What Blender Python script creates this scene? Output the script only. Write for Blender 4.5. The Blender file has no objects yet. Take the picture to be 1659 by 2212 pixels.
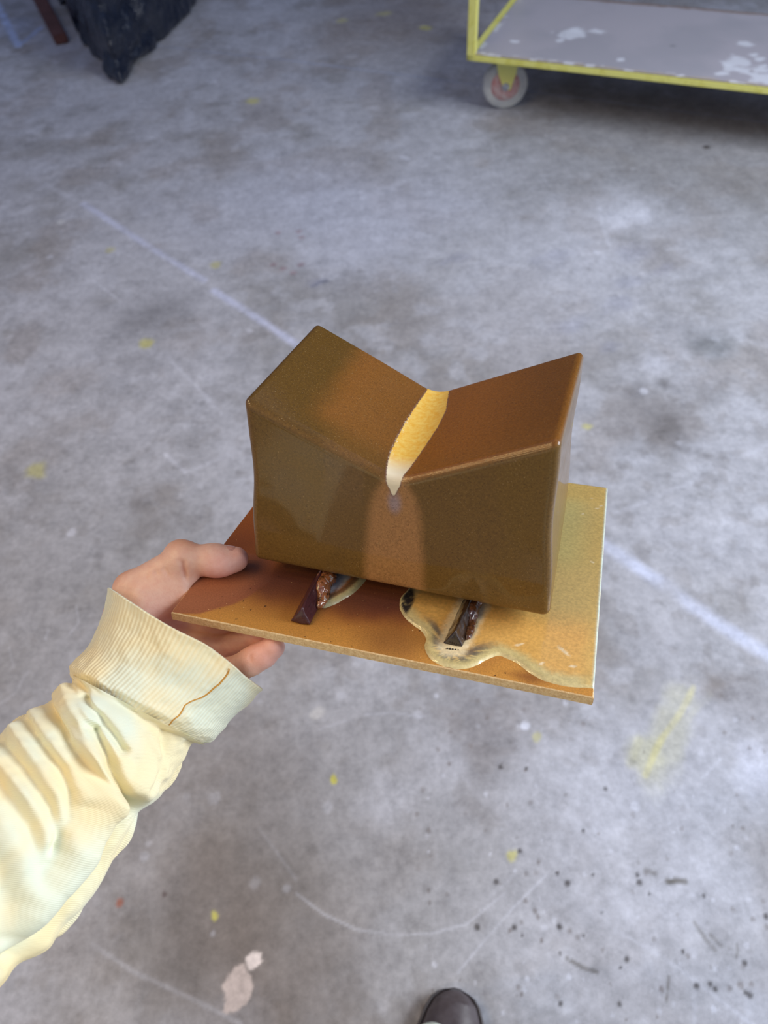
import bpy, bmesh, math, random
import numpy as np
from mathutils import Matrix, Vector

S = bpy.context.scene
COL = S.collection

# ------------------------------------------------------------------ camera, world, lights, exposure
FPX, CX, CY, HC = 1600.0, 829.5, 1106.0, 1.5
WC = np.array([[0.9970026502181009, -0.07736740565692463, 0.0],
               [-0.060897945694773525, -0.7847673414274939, 0.6167914234479752],
               [-0.04771955226361148, -0.6149426838094263, -0.7871266352760656]])   # columns: right, down, forward in the world
cam_d = bpy.data.cameras.new('camera'); cam = bpy.data.objects.new('camera', cam_d); COL.objects.link(cam)
cam.matrix_world = Matrix(((WC[0, 0], -WC[0, 1], -WC[0, 2], 0), (WC[1, 0], -WC[1, 1], -WC[1, 2], 0),
                           (WC[2, 0], -WC[2, 1], -WC[2, 2], HC), (0, 0, 0, 1)))
cam_d.sensor_fit = 'HORIZONTAL'; cam_d.sensor_width = 36.0; cam_d.lens = 36.0 * FPX / 1659.0
cam_d.clip_start = 0.02; cam_d.clip_end = 60
cam_d.dof.use_dof = True; cam_d.dof.focus_distance = 0.55; cam_d.dof.aperture_fstop = 10.0
S.camera = cam

w = bpy.data.worlds.new('world'); S.world = w; w.use_nodes = True
bg = w.node_tree.nodes['Background']; bg.inputs[0].default_value = (0.46, 0.59, 1.0, 1); bg.inputs[1].default_value = 0.36

def area(name, loc, target, sx, sy, power, color):
    l = bpy.data.lights.new(name, 'AREA'); l.shape = 'RECTANGLE'; l.size = sx; l.size_y = sy; l.energy = power; l.color = color
    o = bpy.data.objects.new(name, l); COL.objects.link(o); o.location = loc
    o.rotation_euler = (Vector(target) - Vector(loc)).to_track_quat('-Z', 'Y').to_euler()
    return o
# daylight through the workshop's big door, behind and to the right; warm strip lamps high on the left
area('door_daylight', (3.3, 0.6, 2.5), (0.3, 1.1, 0.2), 2.2, 1.8, 168, (0.90, 0.94, 1.0))
for i in range(4):
    y_ = (-0.95, 0.0, 0.62, 1.25)[i]; area('strip_lamp', (-1.5, y_, 2.8), (-1.5, y_ + .001, 0), 1.1, 0.07, 8.8, (1.0, 0.72, 0.34))  # rearmost strip added to warm the pot's front
S.view_settings.view_transform = 'Standard'; S.view_settings.look = 'None'; S.view_settings.gamma = 1
S.view_settings.use_curve_mapping = False; S.view_settings.exposure = 0.0

# ------------------------------------------------------------------ measuring helpers
def at(u, v, d):                       # point seen at pixel u, v at depth d metres
    return WC @ np.array([(u - CX) / FPX * d, (v - CY) / FPX * d, d]) + [0, 0, HC]
def ground(u, v, z=0.0):               # point of the level z seen at pixel u, v
    r = WC @ np.array([(u - CX) / FPX, (v - CY) / FPX, 1.0]); return r * ((z - HC) / r[2]) + [0, 0, HC]

# ------------------------------------------------------------------ object helpers
def put(o, parent=None, label=None, cat=None, group=None, kind=None):
    COL.objects.link(o)
    if parent is not None: o.parent = parent
    if label: o['label'] = label
    if cat: o['category'] = cat
    if group: o['group'] = group
    if kind: o['kind'] = kind
    return o
def mesh_obj(name, verts, faces, mat, parent=None, smooth=True, attrs=None, uv=None, **k):
    me = bpy.data.meshes.new(name)
    verts = np.asarray(verts, dtype=np.float32)
    if isinstance(faces, np.ndarray):
        n = len(faces); me.vertices.add(len(verts)); me.vertices.foreach_set('co', verts.ravel())
        m = faces.shape[1]; me.loops.add(n * m); me.loops.foreach_set('vertex_index', faces.astype(np.int32).ravel())
        me.polygons.add(n); me.polygons.foreach_set('loop_start', (np.arange(n) * m).astype(np.int32))
        me.update(calc_edges=True); me.validate()
    else:
        me.from_pydata(verts.tolist(), [], faces)
    if smooth: me.shade_smooth()
    for an, arr in (attrs or {}).items():
        arr = np.asarray(arr, dtype=np.float32)
        if arr.ndim == 1:
            a = me.attributes.new(an, 'FLOAT', 'POINT'); a.data.foreach_set('value', arr)
        else:
            if arr.shape[1] == 3: arr = np.c_[arr, np.ones(len(arr), np.float32)]
            a = me.attributes.new(an, 'FLOAT_COLOR', 'POINT'); a.data.foreach_set('color', arr.astype(np.float32).ravel())
    if uv is not None:
        l = me.uv_layers.new(name='UVMap'); vi = np.empty(len(me.loops), np.int32); me.loops.foreach_get('vertex_index', vi)
        l.data.foreach_set('uv', np.asarray(uv, np.float32)[vi].ravel())
    me.materials.append(mat)
    return put(bpy.data.objects.new(name, me), parent, **k)
def bm_obj(name, bm, mat, parent=None, smooth=False, **k):
    me = bpy.data.meshes.new(name); bmesh.ops.recalc_face_normals(bm, faces=bm.faces); bm.to_mesh(me); bm.free()
    if smooth: me.shade_smooth()
    me.materials.append(mat)
    return put(bpy.data.objects.new(name, me), parent, **k)
def empty(name, mw=None, **k):
    o = bpy.data.objects.new(name, None); o.empty_display_size = 0.05
    if mw is not None: o.matrix_world = mw
    return put(o, **k)

# ------------------------------------------------------------------ numpy noise and fields
_rng = np.random.default_rng(7)
_tab = _rng.random((64, 64, 64)).astype(np.float32)
def vnoise(p):
    i = np.floor(p).astype(int); fr = p - i; fr = fr * fr * (3 - 2 * fr); i &= 63; j = (i + 1) & 63
    x, y, z = fr[..., 0], fr[..., 1], fr[..., 2]
    T = _tab
    c = lambda a, b, d: T[a[..., 0], b[..., 1], d[..., 2]]
    return ((c(i, i, i) * (1 - x) + c(j, i, i) * x) * (1 - y) + (c(i, j, i) * (1 - x) + c(j, j, i) * x) * y) * (1 - z) + \
           ((c(i, i, j) * (1 - x) + c(j, i, j) * x) * (1 - y) + (c(i, j, j) * (1 - x) + c(j, j, j) * x) * y) * z
def fbm(p, oct=4):
    p = np.asarray(p, float); s = 0; a = 0.5; t = 0
    for k in range(oct): s = s + a * vnoise(p + 13.7 * k); t += a; p = p * 2.03; a *= 0.5
    return s / t
def n2(x, y, sc, oct=4, off=0.0):
    return fbm(np.stack([x * sc + off, y * sc + off * 1.7, np.full_like(x, off * 0.37 + 0.5)], -1), oct)
def sst(a, b, x):
    t = np.clip((x - a) / (b - a), 0, 1); return t * t * (3 - 2 * t)
def srgb(*c):
    c = np.array(c, float) / 255.0
    return np.where(c <= 0.04045, c / 12.92, ((c + 0.055) / 1.055) ** 2.4)
def seg_d(px, py, a, b):
    bx, by = b[0] - a[0], b[1] - a[1]
    h = np.clip(((px - a[0]) * bx + (py - a[1]) * by) / (bx * bx + by * by + 1e-12), 0, 1)
    return np.hypot(px - a[0] - h * bx, py - a[1] - h * by), h
def poly_d(px, py, pts):
    d = None
    for a, b in zip(pts[:-1], pts[1:]):
        e, _ = seg_d(px, py, a, b); d = e if d is None else np.minimum(d, e)
    return d
def poly_sdf(px, py, pts):             # negative inside the closed outline
    d = poly_d(px, py, list(pts) + [pts[0]]); ins = np.zeros(px.shape, bool)
    for (x0, y0), (x1, y1) in zip(pts, list(pts[1:]) + [pts[0]]):
        if y0 == y1: continue
        c = ((y0 > py) != (y1 > py)) & (px < (x1 - x0) * (py - y0) / (y1 - y0) + x0)
        ins ^= c
    return np.where(ins, -d, d)
def smin(a, b, k):
    h = np.clip(0.5 + 0.5 * (b - a) / k, 0, 1); return b * (1 - h) + a * h - k * h * (1 - h)
def cone(p, a, b, ra, rb):
    a = np.array(a, float); b = np.array(b, float); ba = b - a
    h = np.clip(((p - a) @ ba) / (ba @ ba), 0, 1)
    return np.linalg.norm(p - a - h[..., None] * ba, axis=-1) - (ra + (rb - ra) * h)
def ball(p, c, r):
    r = np.array(r, float) * np.ones(3); q = (p - np.array(c, float))
    k0 = np.linalg.norm(q / r, axis=-1); k1 = np.linalg.norm(q / (r * r), axis=-1); return k0 * (k0 - 1) / np.maximum(k1, 1e-9)

def surface(fn, lo, hi, res, newton=3):
    """closed surface of the field fn = 0 (surface nets, then pulled onto the surface)"""
    lo = np.array(lo, float); n = np.ceil((np.array(hi) - lo) / res).astype(int) + 1
    V = np.empty(n, np.float32)
    ys, zs = np.meshgrid(lo[1] + res * np.arange(n[1]), lo[2] + res * np.arange(n[2]), indexing='ij')
    for s in range(0, n[0], 24):
        e = min(n[0], s + 24)
        P = np.empty((e - s, n[1], n[2], 3)); P[..., 0] = (lo[0] + res * np.arange(s, e))[:, None, None]; P[..., 1] = ys; P[..., 2] = zs
        V[s:e] = fn(P)
    I = V < 0
    c = np.zeros(tuple(n - 1), np.int8)
    for a in (0, 1):
        for b in (0, 1):
            for d in (0, 1): c += I[a:n[0] - 1 + a, b:n[1] - 1 + b, d:n[2] - 1 + d]
    act = (c > 0) & (c < 8); idx = -np.ones(act.shape, np.int64); cells = np.argwhere(act); idx[act] = np.arange(len(cells))
    acc = np.zeros((len(cells), 3)); cnt = np.zeros(len(cells))
    for ax in range(3):
        o1, o2 = [k for k in range(3) if k != ax]
        for a in (0, 1):
            for b in (0, 1):
                s = cells.copy(); s[:, o1] += a; s[:, o2] += b; e = s.copy(); e[:, ax] += 1
                va = V[tuple(s.T)]; vb = V[tuple(e.T)]; m = (va < 0) != (vb < 0)
                t = va[m] / (va[m] - vb[m]); q = s[m].astype(float); q[:, ax] += t
                acc[m] += q; cnt[m] += 1
    P = lo + res * acc / cnt[:, None]
    faces = []
    for ax in range(3):
        o1, o2 = [(1, 2), (2, 0), (0, 1)][ax]
        sl0 = [slice(None)] * 3; sl1 = [slice(None)] * 3
        sl0[ax] = slice(0, n[ax] - 1); sl1[ax] = slice(1, n[ax])
        ch = I[tuple(sl0)] != I[tuple(sl1)]; e = np.argwhere(ch)
        e = e[(e[:, o1] > 0) & (e[:, o2] > 0) & (e[:, o1] < n[o1] - 1) & (e[:, o2] < n[o2] - 1)]
        def cc(da, db):
            q = e.copy(); q[:, o1] += da; q[:, o2] += db; return idx[tuple(q.T)]
        f = np.stack([cc(-1, -1), cc(0, -1), cc(0, 0), cc(-1, 0)], 1)
        fl = ~I[tuple(e.T)]; f[fl] = f[fl][:, ::-1]; faces.append(f)
    F = np.concatenate(faces); h = res * 0.1
    for _ in range(newton):
        v0 = fn(P); g = np.stack([(fn(P + np.eye(3)[k] * h) - fn(P - np.eye(3)[k] * h)) / (2 * h) for k in range(3)], 1)
        st = v0[:, None] * g / np.maximum((g * g).sum(1), 0.05)[:, None]
        ln = np.linalg.norm(st, axis=1, keepdims=True); P = P - st * np.minimum(1, 0.5 * res / np.maximum(ln, 1e-9))
    return P, F

# ------------------------------------------------------------------ materials
class M:
    def __init__(s, name, rough=0.6, spec=0.5, metal=0.0, coat=0.0, coat_rough=0.1):
        s.m = bpy.data.materials.new(name); s.m.use_nodes = True; s.t = s.m.node_tree; s.b = s.t.nodes['Principled BSDF']
        s.b.inputs['Roughness'].default_value = rough; s.b.inputs['Specular IOR Level'].default_value = spec
        s.b.inputs['Metallic'].default_value = metal; s.b.inputs['Coat Weight'].default_value = coat
        s.b.inputs['Coat Roughness'].default_value = coat_rough
    def n(s, ty, **k):
        o = s.t.nodes.new(ty)
        for a, v in k.items(): setattr(o, a, v)
        return o
    def l(s, a, b): s.t.links.new(a, b)
    def co(s, kind='Object'): return s.n('ShaderNodeTexCoord').outputs[kind]
    def noise(s, scale, detail=4, rough=0.5, vec=None, dist=0.0):
        o = s.n('ShaderNodeTexNoise'); o.inputs['Scale'].default_value = scale; o.inputs['Detail'].default_value = detail
        o.inputs['Roughness'].default_value = rough; o.inputs['Distortion'].default_value = dist
        s.l(vec if vec is not None else s.co(), o.inputs['Vector']); return o.outputs['Fac']
    def rng(s, fac, a, b, c=0.0, d=1.0):
        o = s.n('ShaderNodeMapRange'); s.l(fac, o.inputs['Value'])
        for i, v in zip(('From Min', 'From Max', 'To Min', 'To Max'), (a, b, c, d)): o.inputs[i].default_value = v
        return o.outputs['Result']
    def math(s, op, a, b=None):
        o = s.n('ShaderNodeMath', operation=op)
        for i, v in enumerate((a, b)):
            if v is None: continue
            if isinstance(v, (int, float)): o.inputs[i].default_value = v
            else: s.l(v, o.inputs[i])
        return o.outputs[0]
    def mix(s, fac, a, b, mode='MIX'):
        o = s.n('ShaderNodeMix', data_type='RGBA', blend_type=mode)
        for i, v in ((0, fac), (6, a), (7, b)):
            if isinstance(v, (int, float)): o.inputs[i].default_value = v
            elif isinstance(v, (tuple, list, np.ndarray)): o.inputs[i].default_value = (*[float(q) for q in v[:3]], 1)
            else: s.l(v, o.inputs[i])
        return o.outputs[2]
    def attr(s, name, out='Fac'): return s.n('ShaderNodeAttribute', attribute_name=name).outputs[out]
    def base(s, c):
        if isinstance(c, (tuple, list, np.ndarray)): s.b.inputs['Base Color'].default_value = (*[float(q) for q in c[:3]], 1)
        else: s.l(c, s.b.inputs['Base Color'])
        return s
    def rough(s, c): s.l(c, s.b.inputs['Roughness']); return s
    def bump(s, h, strength=0.3, dist=0.001):
        o = s.n('ShaderNodeBump'); o.inputs['Strength'].default_value = strength; o.inputs['Distance'].default_value = dist
        s.l(h, o.inputs['Height']); s.l(o.outputs[0], s.b.inputs['Normal']); return s

def mottled(name, c1, c2, scale, rough=0.6, bump=0.2, bd=0.001, **k):
    m = M(name, rough, **k); f = m.noise(scale, 5, 0.6); m.base(m.mix(m.rng(f, 0.35, 0.65), c1, c2)); m.bump(m.noise(scale * 6, 3), bump, bd); return m.m

# ================================================================== FLOOR
def build_floor():
    ny, nx = 860, 700
    ty = np.linspace(0, 1, ny); Y = -0.12 + 6.0 * (0.40 * ty + 0.60 * ty ** 2.0); sx = np.linspace(-1, 1, nx)
    HW = 0.88 + 0.36 * np.clip(Y, 0, 9)
    X = sx[None, :] * HW[:, None] + 0.0; Yg = np.repeat(Y[:, None], nx, 1)
    x, y = X.ravel(), Yg.ravel()
    g = np.full((len(x), 3), 0.0)
    base = srgb(176, 176, 180); dark = srgb(146, 143, 140); light = srgb(196, 197, 204)
    f1 = n2(x, y, 1.6, 5, 3.1); f2 = n2(x, y, 6.0, 4, 9.4); f3 = n2(x, y, 22.0, 3, 5.2)
    t = sst(0.40, 0.68, 0.55 * f1 + 0.30 * f2 + 0.15 * f3)
    g[:] = base + (dark - base) * (sst(0.50, 0.36, 0.5 * f1 + 0.5 * f2) * 0.55)[:, None]
    g += (light - g) * (t * 0.55)[:, None]
    def blend(mask, col, amt=1.0):
        g[:] = g + (np.array(col) - g) * (np.clip(mask, 0, 1) * amt)[:, None]
    blend(sst(.50, .68, n2(x, y, 5.5, 5, 1.3)), srgb(152, 143, 136), .38); blend(sst(.54, .70, n2(x, y, 13., 4, 7.7)), srgb(204, 206, 214), .35)
    blend(sst(.56, .72, n2(x, y, 26., 3, 4.1)) * sst(2.2, 1.2, y), srgb(132, 126, 122), .30)
    def spot(u, v, r, col, amt, rag=0.5, soft=0.5, asp=1.0, ang=0.0):
        c = ground(u, v); dx, dy = x - c[0], y - c[1]
        near = (np.abs(dx) < 3.2 * r * max(asp, 1)) & (np.abs(dy) < 3.2 * r * max(asp, 1))
        if not near.any(): return
        xx, yy = dx[near], dy[near]; ca, sa = math.cos(ang), math.sin(ang)
        a, b = (xx * ca + yy * sa) / asp, -xx * sa + yy * ca
        d = np.hypot(a, b) / r + rag * 2.2 * (n2(xx + c[0], yy + c[1], 0.9 / r, 4, u * 0.01) - 0.5)
        m = sst(1.0 + soft, 1.0 - soft, d) * amt
        g[near] = g[near] + (np.array(col) - g[near]) * m[:, None]
    def line(pts, wd, col, amt, brk=0.0, soft=1.0):
        P = [tuple(ground(*p)[:2]) for p in pts]; P2 = np.array(P)
        near = (x > P2[:, 0].min() - 0.2) & (x < P2[:, 0].max() + 0.2) & (y > P2[:, 1].min() - 0.2) & (y < P2[:, 1].max() + 0.2)
        xx, yy = x[near], y[near]
        d = poly_d(xx, yy, P) + 0.5 * wd * (n2(xx, yy, 60, 2, 2.2) - 0.5)
        m = sst(wd * (0.5 + soft), wd * 0.2, d)
        if brk: m = m * sst(brk - 0.12, brk + 0.12, n2(xx, yy, 7.0, 3, wd * 100))
        m = m * (.68 + .32 * sst(.35, .6, n2(xx, yy, 18., 3, 3.3)))
        g[near] = g[near] + (np.array(col) - g[near]) * (m * amt * (.65 if wd < .005 else 1.0))[:, None]
    W = srgb(226, 228, 238); DK = srgb(84, 80, 78); BR = srgb(106, 92, 82)
    # broad stains, then wider darker patches
    for a in [(330, 690, .13, DK, .42), (290, 700, .08, DK, .3), (250, 820, .11, DK, .22), (380, 650, .06, DK, .3), (200, 240, .16, DK, .15),
              (570, 250, .1, DK, .2), (1410, 905, .10, DK, .5), (1440, 925, .05, DK, .5), (1530, 740, .055, srgb(70, 80, 76), .6),
              (1500, 720, .08, DK, .25), (1375, 845, .03, DK, .5), (1435, 828, .02, DK, .6), (1540, 845, .045, DK, .4), (1080, 400, .2, DK, .15),
              (1130, 280, .2, DK, .22), (430, 1990, .10, DK, .45), (330, 2060, .08, DK, .4), (470, 1820, .09, DK, .35), (600, 1930, .07, DK, .35), (430, 1660, .12, DK, .25), (560, 1640, .09, BR, .35), (600, 1670, .06, DK, .3), (500, 1900, .12, BR, .55),
              (530, 1950, .10, BR, .5), (350, 1990, .06, DK, .4), (480, 2020, .12, BR, .5), (560, 2070, .12, BR, .45), (640, 2090, .12, BR, .3),
              (640, 2160, .12, BR, .45), (300, 1760, .05, DK, .3), (410, 2090, .05, DK, .3), (1000, 1560, .09, BR, .35), (1060, 1590, .07, BR, .35),
              (850, 1790, .08, DK, .2), (1030, 1730, .05, BR, .3), (1540, 1480, .03, srgb(120, 105, 85), .7), (1620, 1520, .06, BR, .35),
              (460, 1870, .045, srgb(96, 76, 58), .5), (170, 1600, .1, DK, .12), (620, 1840, .09, DK, .3), (590, 1790, .09, DK, .25),
              (820, 1620, .10, DK, .12), (720, 1720, .12, DK, .18), (900, 1250, .1, DK, .15), (330, 1130, .07, DK, .3), (310, 1090, .02, DK, .5),
              (60, 1080, .1, DK, .1), (380, 880, .025, DK, .45), (410, 950, .04, DK, .2), (1450, 1900, .1, DK, .15), (1260, 1970, .1, DK, .12)]:
        spot(a[0], a[1], a[2], a[3], a[4] * .75, rag=0.75, soft=0.95)
    spot(110, 1400, .34, srgb(152, 149, 148), .55, .5, .9); spot(120, 1150, .3, srgb(158, 156, 156), .4, .5, .9); spot(420, 1780, .3, srgb(150, 144, 140), .5, .5, .9); spot(850, 1850, .25, srgb(158, 156, 156), .4, .5, .9)  # shade over the left and near floor, painted into the albedo
    spot(1500, 340, .45, srgb(128, 126, 126), .45, .5, .9); spot(1330, 330, .3, srgb(140, 138, 138), .4, .6, .9)  # wide darker patches toward the far right
    spot(880, 40, .45, srgb(122, 108, 98), .6, .5, .9)  # wide brown patch left of the trolley
    # pale scuffs; the widest, at the centre, paints in the door light's sheen
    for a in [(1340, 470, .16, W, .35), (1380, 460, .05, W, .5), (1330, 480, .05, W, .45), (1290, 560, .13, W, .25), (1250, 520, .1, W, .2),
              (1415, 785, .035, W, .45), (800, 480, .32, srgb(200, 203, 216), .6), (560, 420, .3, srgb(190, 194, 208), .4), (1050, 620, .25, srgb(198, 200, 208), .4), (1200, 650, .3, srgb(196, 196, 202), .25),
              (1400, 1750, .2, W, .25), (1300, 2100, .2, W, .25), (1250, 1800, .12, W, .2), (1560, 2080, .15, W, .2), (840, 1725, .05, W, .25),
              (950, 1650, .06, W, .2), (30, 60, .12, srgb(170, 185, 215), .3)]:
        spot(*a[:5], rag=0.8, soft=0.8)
    spot(1632, 1640, .036, srgb(222, 224, 236), .6, 0.7, 0.45); spot(1625, 1690, .035, srgb(220, 223, 236), .4, 0.8, 0.6)
    spot(512, 2140, .025, srgb(214, 198, 190), .85, 0.8, 0.15, 1.25, 0.9); spot(549, 2073, .013, srgb(238, 225, 218), 1.0, 0.6, 0.2)
    spot(1136, 1568, .010, W, 1, 0.5, 0.3); spot(1374, 1742, .009, W, .9, 0.5, 0.3); spot(685, 1540, .014, srgb(215, 212, 208), .6, .5, .4)
    spot(132, 480, .016, srgb(225, 225, 225), .7); spot(108, 555, .012, W, .5); spot(155, 1150, .012, W, .5); spot(540, 715, .01, W, .4)
    for u, v in [(870, 340), (880, 343), (1290, 545), (1390, 845)]: spot(u, v, .012, W, .5, .5, .4)
    # long white chalk line and thin joints
    line([(-60, 280), (60, 372)], .018, W, .3, .5); line([(70, 385), (180, 440)], .016, W, .3, .52)
    line([(180, 440), (330, 538), (440, 605)], .013, srgb(205, 209, 230), .75, .30, 1.3)
    line([(462, 628), (560, 690), (660, 757)], .013, srgb(212, 216, 238), .85, .25, 1.3)
    line([(660, 757), (1250, 1140)], .012, W, .5, .4)
    line([(1290, 1165), (1340, 1200), (1460, 1282), (1560, 1352), (1700, 1440)], .017, srgb(214, 220, 240), .9, .30, 1.2)
    line([(200, 605), (260, 650)], .005, W, .4); line([(360, 770), (420, 830), (480, 895)], .006, W, .3, .35); line([(355, 980), (400, 1020)], .006, W, .4)
    line([(400, 1020), (520, 975)], .007, W, .25); line([(1180, 1000), (1330, 900), (1659, 990)], .006, W, .0)
    line([(1659, 960), (1500, 1040), (1330, 1110)], .008, W, .25, .4); line([(300, 95), (620, 130), (880, 163), (1659, 265)], .010, srgb(176, 184, 205), .55, .2, .8)
    line([(640, 1930), (700, 1975), (770, 2008), (850, 2019), (930, 2018), (1010, 1995), (1090, 1930)], .0025, W, .5, .3)
    line([(990, 2100), (1040, 2040), (1110, 1960), (1180, 1890)], .0025, W, .55); line([(790, 1543), (850, 1540), (920, 1550)], .003, W, .6)
    line([(690, 1575), (760, 1553)], .003, W, .35); line([(1060, 1935), (1110, 1890)], .004, W, .3)
    line([(1330, 2010), (1420, 2060), (1490, 2110), (1659, 2240)], .004, W, .5, .4); line([(1500, 2140), (1500, 2212)], .004, W, .3)
    line([(1517, 1680), (1550, 1647)], .003, W, .7); line([(200, 2040), (290, 2100), (420, 2160), (520, 2212)], .004, W, .35, .42); line([(560, 1790), (590, 1830), (640, 1900)], .003, W, .2)
    line([(1290, 425), (1300, 480), (1320, 540)], .01, W, .3, .4); line([(60, 1450), (30, 1500), (0, 1520)], .004, W, .3)
    line([(165, 1310), (170, 1345), (150, 1370)], .003, W, .4); line([(105, 1360), (98, 1380)], .003, W, .4); line([(20, 1400), (30, 1440)], .003, W, .3)
    # painted corner mark far left
    line([(-10, 5), (14, 50), (40, 100)], .035, srgb(190, 205, 238), .85, .2, .5); line([(40, 98), (65, 80), (88, 60)], .03, srgb(175, 190, 222), .7, .3, .5)
    # yellow paint
    YL = srgb(214, 208, 100); PY = srgb(214, 212, 178)
    for u, v, r, am in [(316, 742, .022, .6), (466, 572, .02, .45), (239, 540, .018, .35), (80, 1015, .028, .45), (545, 218, .03, .5), (720, 1684, .0075, .95), (463, 1978, .007, .8),
                        (1105, 1848, .010, .6), (1268, 922, .013, .5), (1160, 1592, .009, .4), (920, 60, .03, .5), (830, 30, .04, .3), (740, 45, .03, .3)]:
        spot(u, v, r, YL, am, .6, .45)
    spot(1440, 1590, .034, PY, .42, .6, .5, 3.0, 1.02); spot(1395, 1630, .034, PY, .5, .6, .5); spot(1470, 1500, .025, PY, .3, .7, .6)
    line([(1498, 1485), (1470, 1540), (1430, 1595), (1415, 1625), (1394, 1675)], .009, srgb(226, 220, 164), .8, .25, .6)
    line([(1534, 1500), (1505, 1530), (1480, 1560)], .010, PY, .6, .35, .7); line([(1380, 1600), (1362, 1650)], .012, PY, .5, .3, .8)
    # bluish and reddish specks
    for u, v, r in [(1193, 556, .04), (1370, 545, .04), (1436, 580, .025), (1235, 700, .03), (1340, 655, .03), (1360, 610, .03), (985, 558, .03), (690, 609, .022), (1318, 750, .02)]:
        spot(u, v, r, srgb(130, 135, 165), .20, .8, .7, 1.6, 0.4)
    line([(675, 618), (690, 610), (704, 607)], .010, srgb(104, 108, 130), .7)
    for u, v in [(600, 503), (652, 513), (650, 572), (612, 580), (633, 590), (590, 572), (645, 500)]: spot(u, v, .012, srgb(150, 115, 122), .5, .4, .5)
    spot(258, 1950, .007, srgb(170, 90, 60), .7); spot(355, 1932, .005, srgb(80, 60, 60), .6)
    # small dark pits
    pits = [(1081, 1657, .006), (1137, 1661, .0045), (1308, 1704, .0055), (1123, 1838, .0055), (1072, 1905, .006), (1226, 1908, .0065), (1204, 1886, .0045), (1381, 1907, .0065),
            (1377, 1890, .004), (1031, 2003, .006), (1111, 2003, .006), (1208, 2002, .0062), (1354, 2072, .006), (1534, 2126, .005), (1545, 2136, .005), (1609, 2081, .0055), (1611, 2145, .0045),
            (1338, 2169, .005), (1260, 1795, .004), (1211, 2168, .005), (1281, 1890, .0035), (1526, 318, .018), (1402, 1930, .003), (1300, 1970, .004), (1210, 2060, .003), (1128, 2020, .003),
            (1655, 1980, .006), (330, 580, .0), (1340, 2090, .003), (1475, 2055, .004), (1520, 1935, .004), (1180, 2215, .0), (1620, 2150, .006), (1505, 2130, .006), (1260, 2020, .003)]
    for u, v, r in pits:
        if r: spot(u, v, r * .80, srgb(64, 58, 54), .85, .3, .6)
    for a in [((1500, 1992), (1525, 2030), (1545, 2052), .0042), ((1535, 2020), (1555, 2040), (1558, 2043), .0036), ((1225, 2070), (1262, 2092), (1290, 2100), .0042), ((1445, 2110), (1442, 2140), (1440, 2160), .0032),
              ((1395, 1880), (1408, 1885), (1415, 1887), .0055), ((1442, 1904), (1460, 1902), (1480, 1904), .0062), ((1592, 2040), (1594, 2055), (1590, 2068), .003)]:
        line(a[:3], a[3] * .9, srgb(100, 94, 82), 1.0)
    rr = random.Random(4)
    for _ in range(170):                                   # countless tiny specks in the concrete
        u, v = rr.uniform(900, 1659), rr.uniform(1500, 2212)
        spot(u, v, rr.uniform(.002, .005), W if rr.random() < .5 else BR, rr.uniform(.25, .6), .5, .4)
    for _ in range(120):
        u, v = rr.uniform(0, 1659), rr.uniform(300, 2212)
        spot(u, v, rr.uniform(.004, .012), W if rr.random() < .5 else DK, rr.uniform(.12, .3), .6, .5)
    verts = np.c_[x, y, np.zeros_like(x)]
    i = np.arange(ny - 1)[:, None] * nx + np.arange(nx - 1)[None, :]
    F = np.stack([i, i + 1, i + nx + 1, i + nx], -1).reshape(-1, 4)
    # the slab runs on beyond the worked patch
    L0, R0, Lf, Rf = 0, nx - 1, (ny - 1) * nx, ny * nx - 1
    ext = np.array([(-9, -7, 0), (9, -7, 0), (9, 11, 0), (-9, 11, 0)], float)
    n0 = len(verts); verts = np.r_[verts, ext]; g2 = np.r_[g, np.tile(base, (4, 1))]
    m = M('concrete', 0.55, 0.35)
    c = m.attr('albedo', 'Color')
    a = m.noise(9.0, 6, 0.65); b = m.noise(70.0, 4, 0.7); d = m.noise(420.0, 2, 0.6)
    e = m.noise(24.0, 6, 0.68); v = m.math('ADD', m.math('MULTIPLY', a, 0.20), m.math('ADD', m.math('MULTIPLY', b, 0.26), m.math('ADD', m.math('MULTIPLY', e, 0.30), m.math('MULTIPLY', d, 0.10))))
    v = m.rng(v, 0.33, 0.53, 0.70, 1.24)
    k = m.n('ShaderNodeCombineColor'); [m.l(v, k.inputs[q]) for q in range(3)]
    m.base(m.mix(1.0, c, k.outputs[0], 'MULTIPLY')); m.rough(m.rng(m.noise(5, 3), .3, .7, .42, .62)); m.bump(b, 0.25, 0.0012)
    fl = [list(map(int, q)) for q in ()]
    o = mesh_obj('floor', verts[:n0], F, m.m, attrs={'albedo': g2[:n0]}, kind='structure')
    # the slab beyond, a hair lower
    me = bpy.data.meshes.new('floor_surround'); me.from_pydata([(-9, -7, -.002), (9, -7, -.002), (9, 11, -.002), (-9, 11, -.002)], [], [(0, 1, 2, 3)]); me.materials.append(m.m)
    a2 = me.attributes.new('albedo', 'FLOAT_COLOR', 'POINT'); a2.data.foreach_set('color', np.tile(np.r_[srgb(170, 170, 174), 1], 4).astype(np.float32))
    put(bpy.data.objects.new('floor_surround', me), o)
build_floor()
def build_wall():
    bm = bmesh.new(); bmesh.ops.create_cube(bm, size=1); bmesh.ops.scale(bm, verts=bm.verts, vec=(18, .2, 4.2)); bmesh.ops.translate(bm, verts=bm.verts, vec=(0, 8.6, 2.1))
    bm_obj('wall_back', bm, mottled('painted_block', srgb(120, 116, 112), srgb(104, 100, 98), 2.0, .8), kind='structure')
build_wall()

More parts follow.
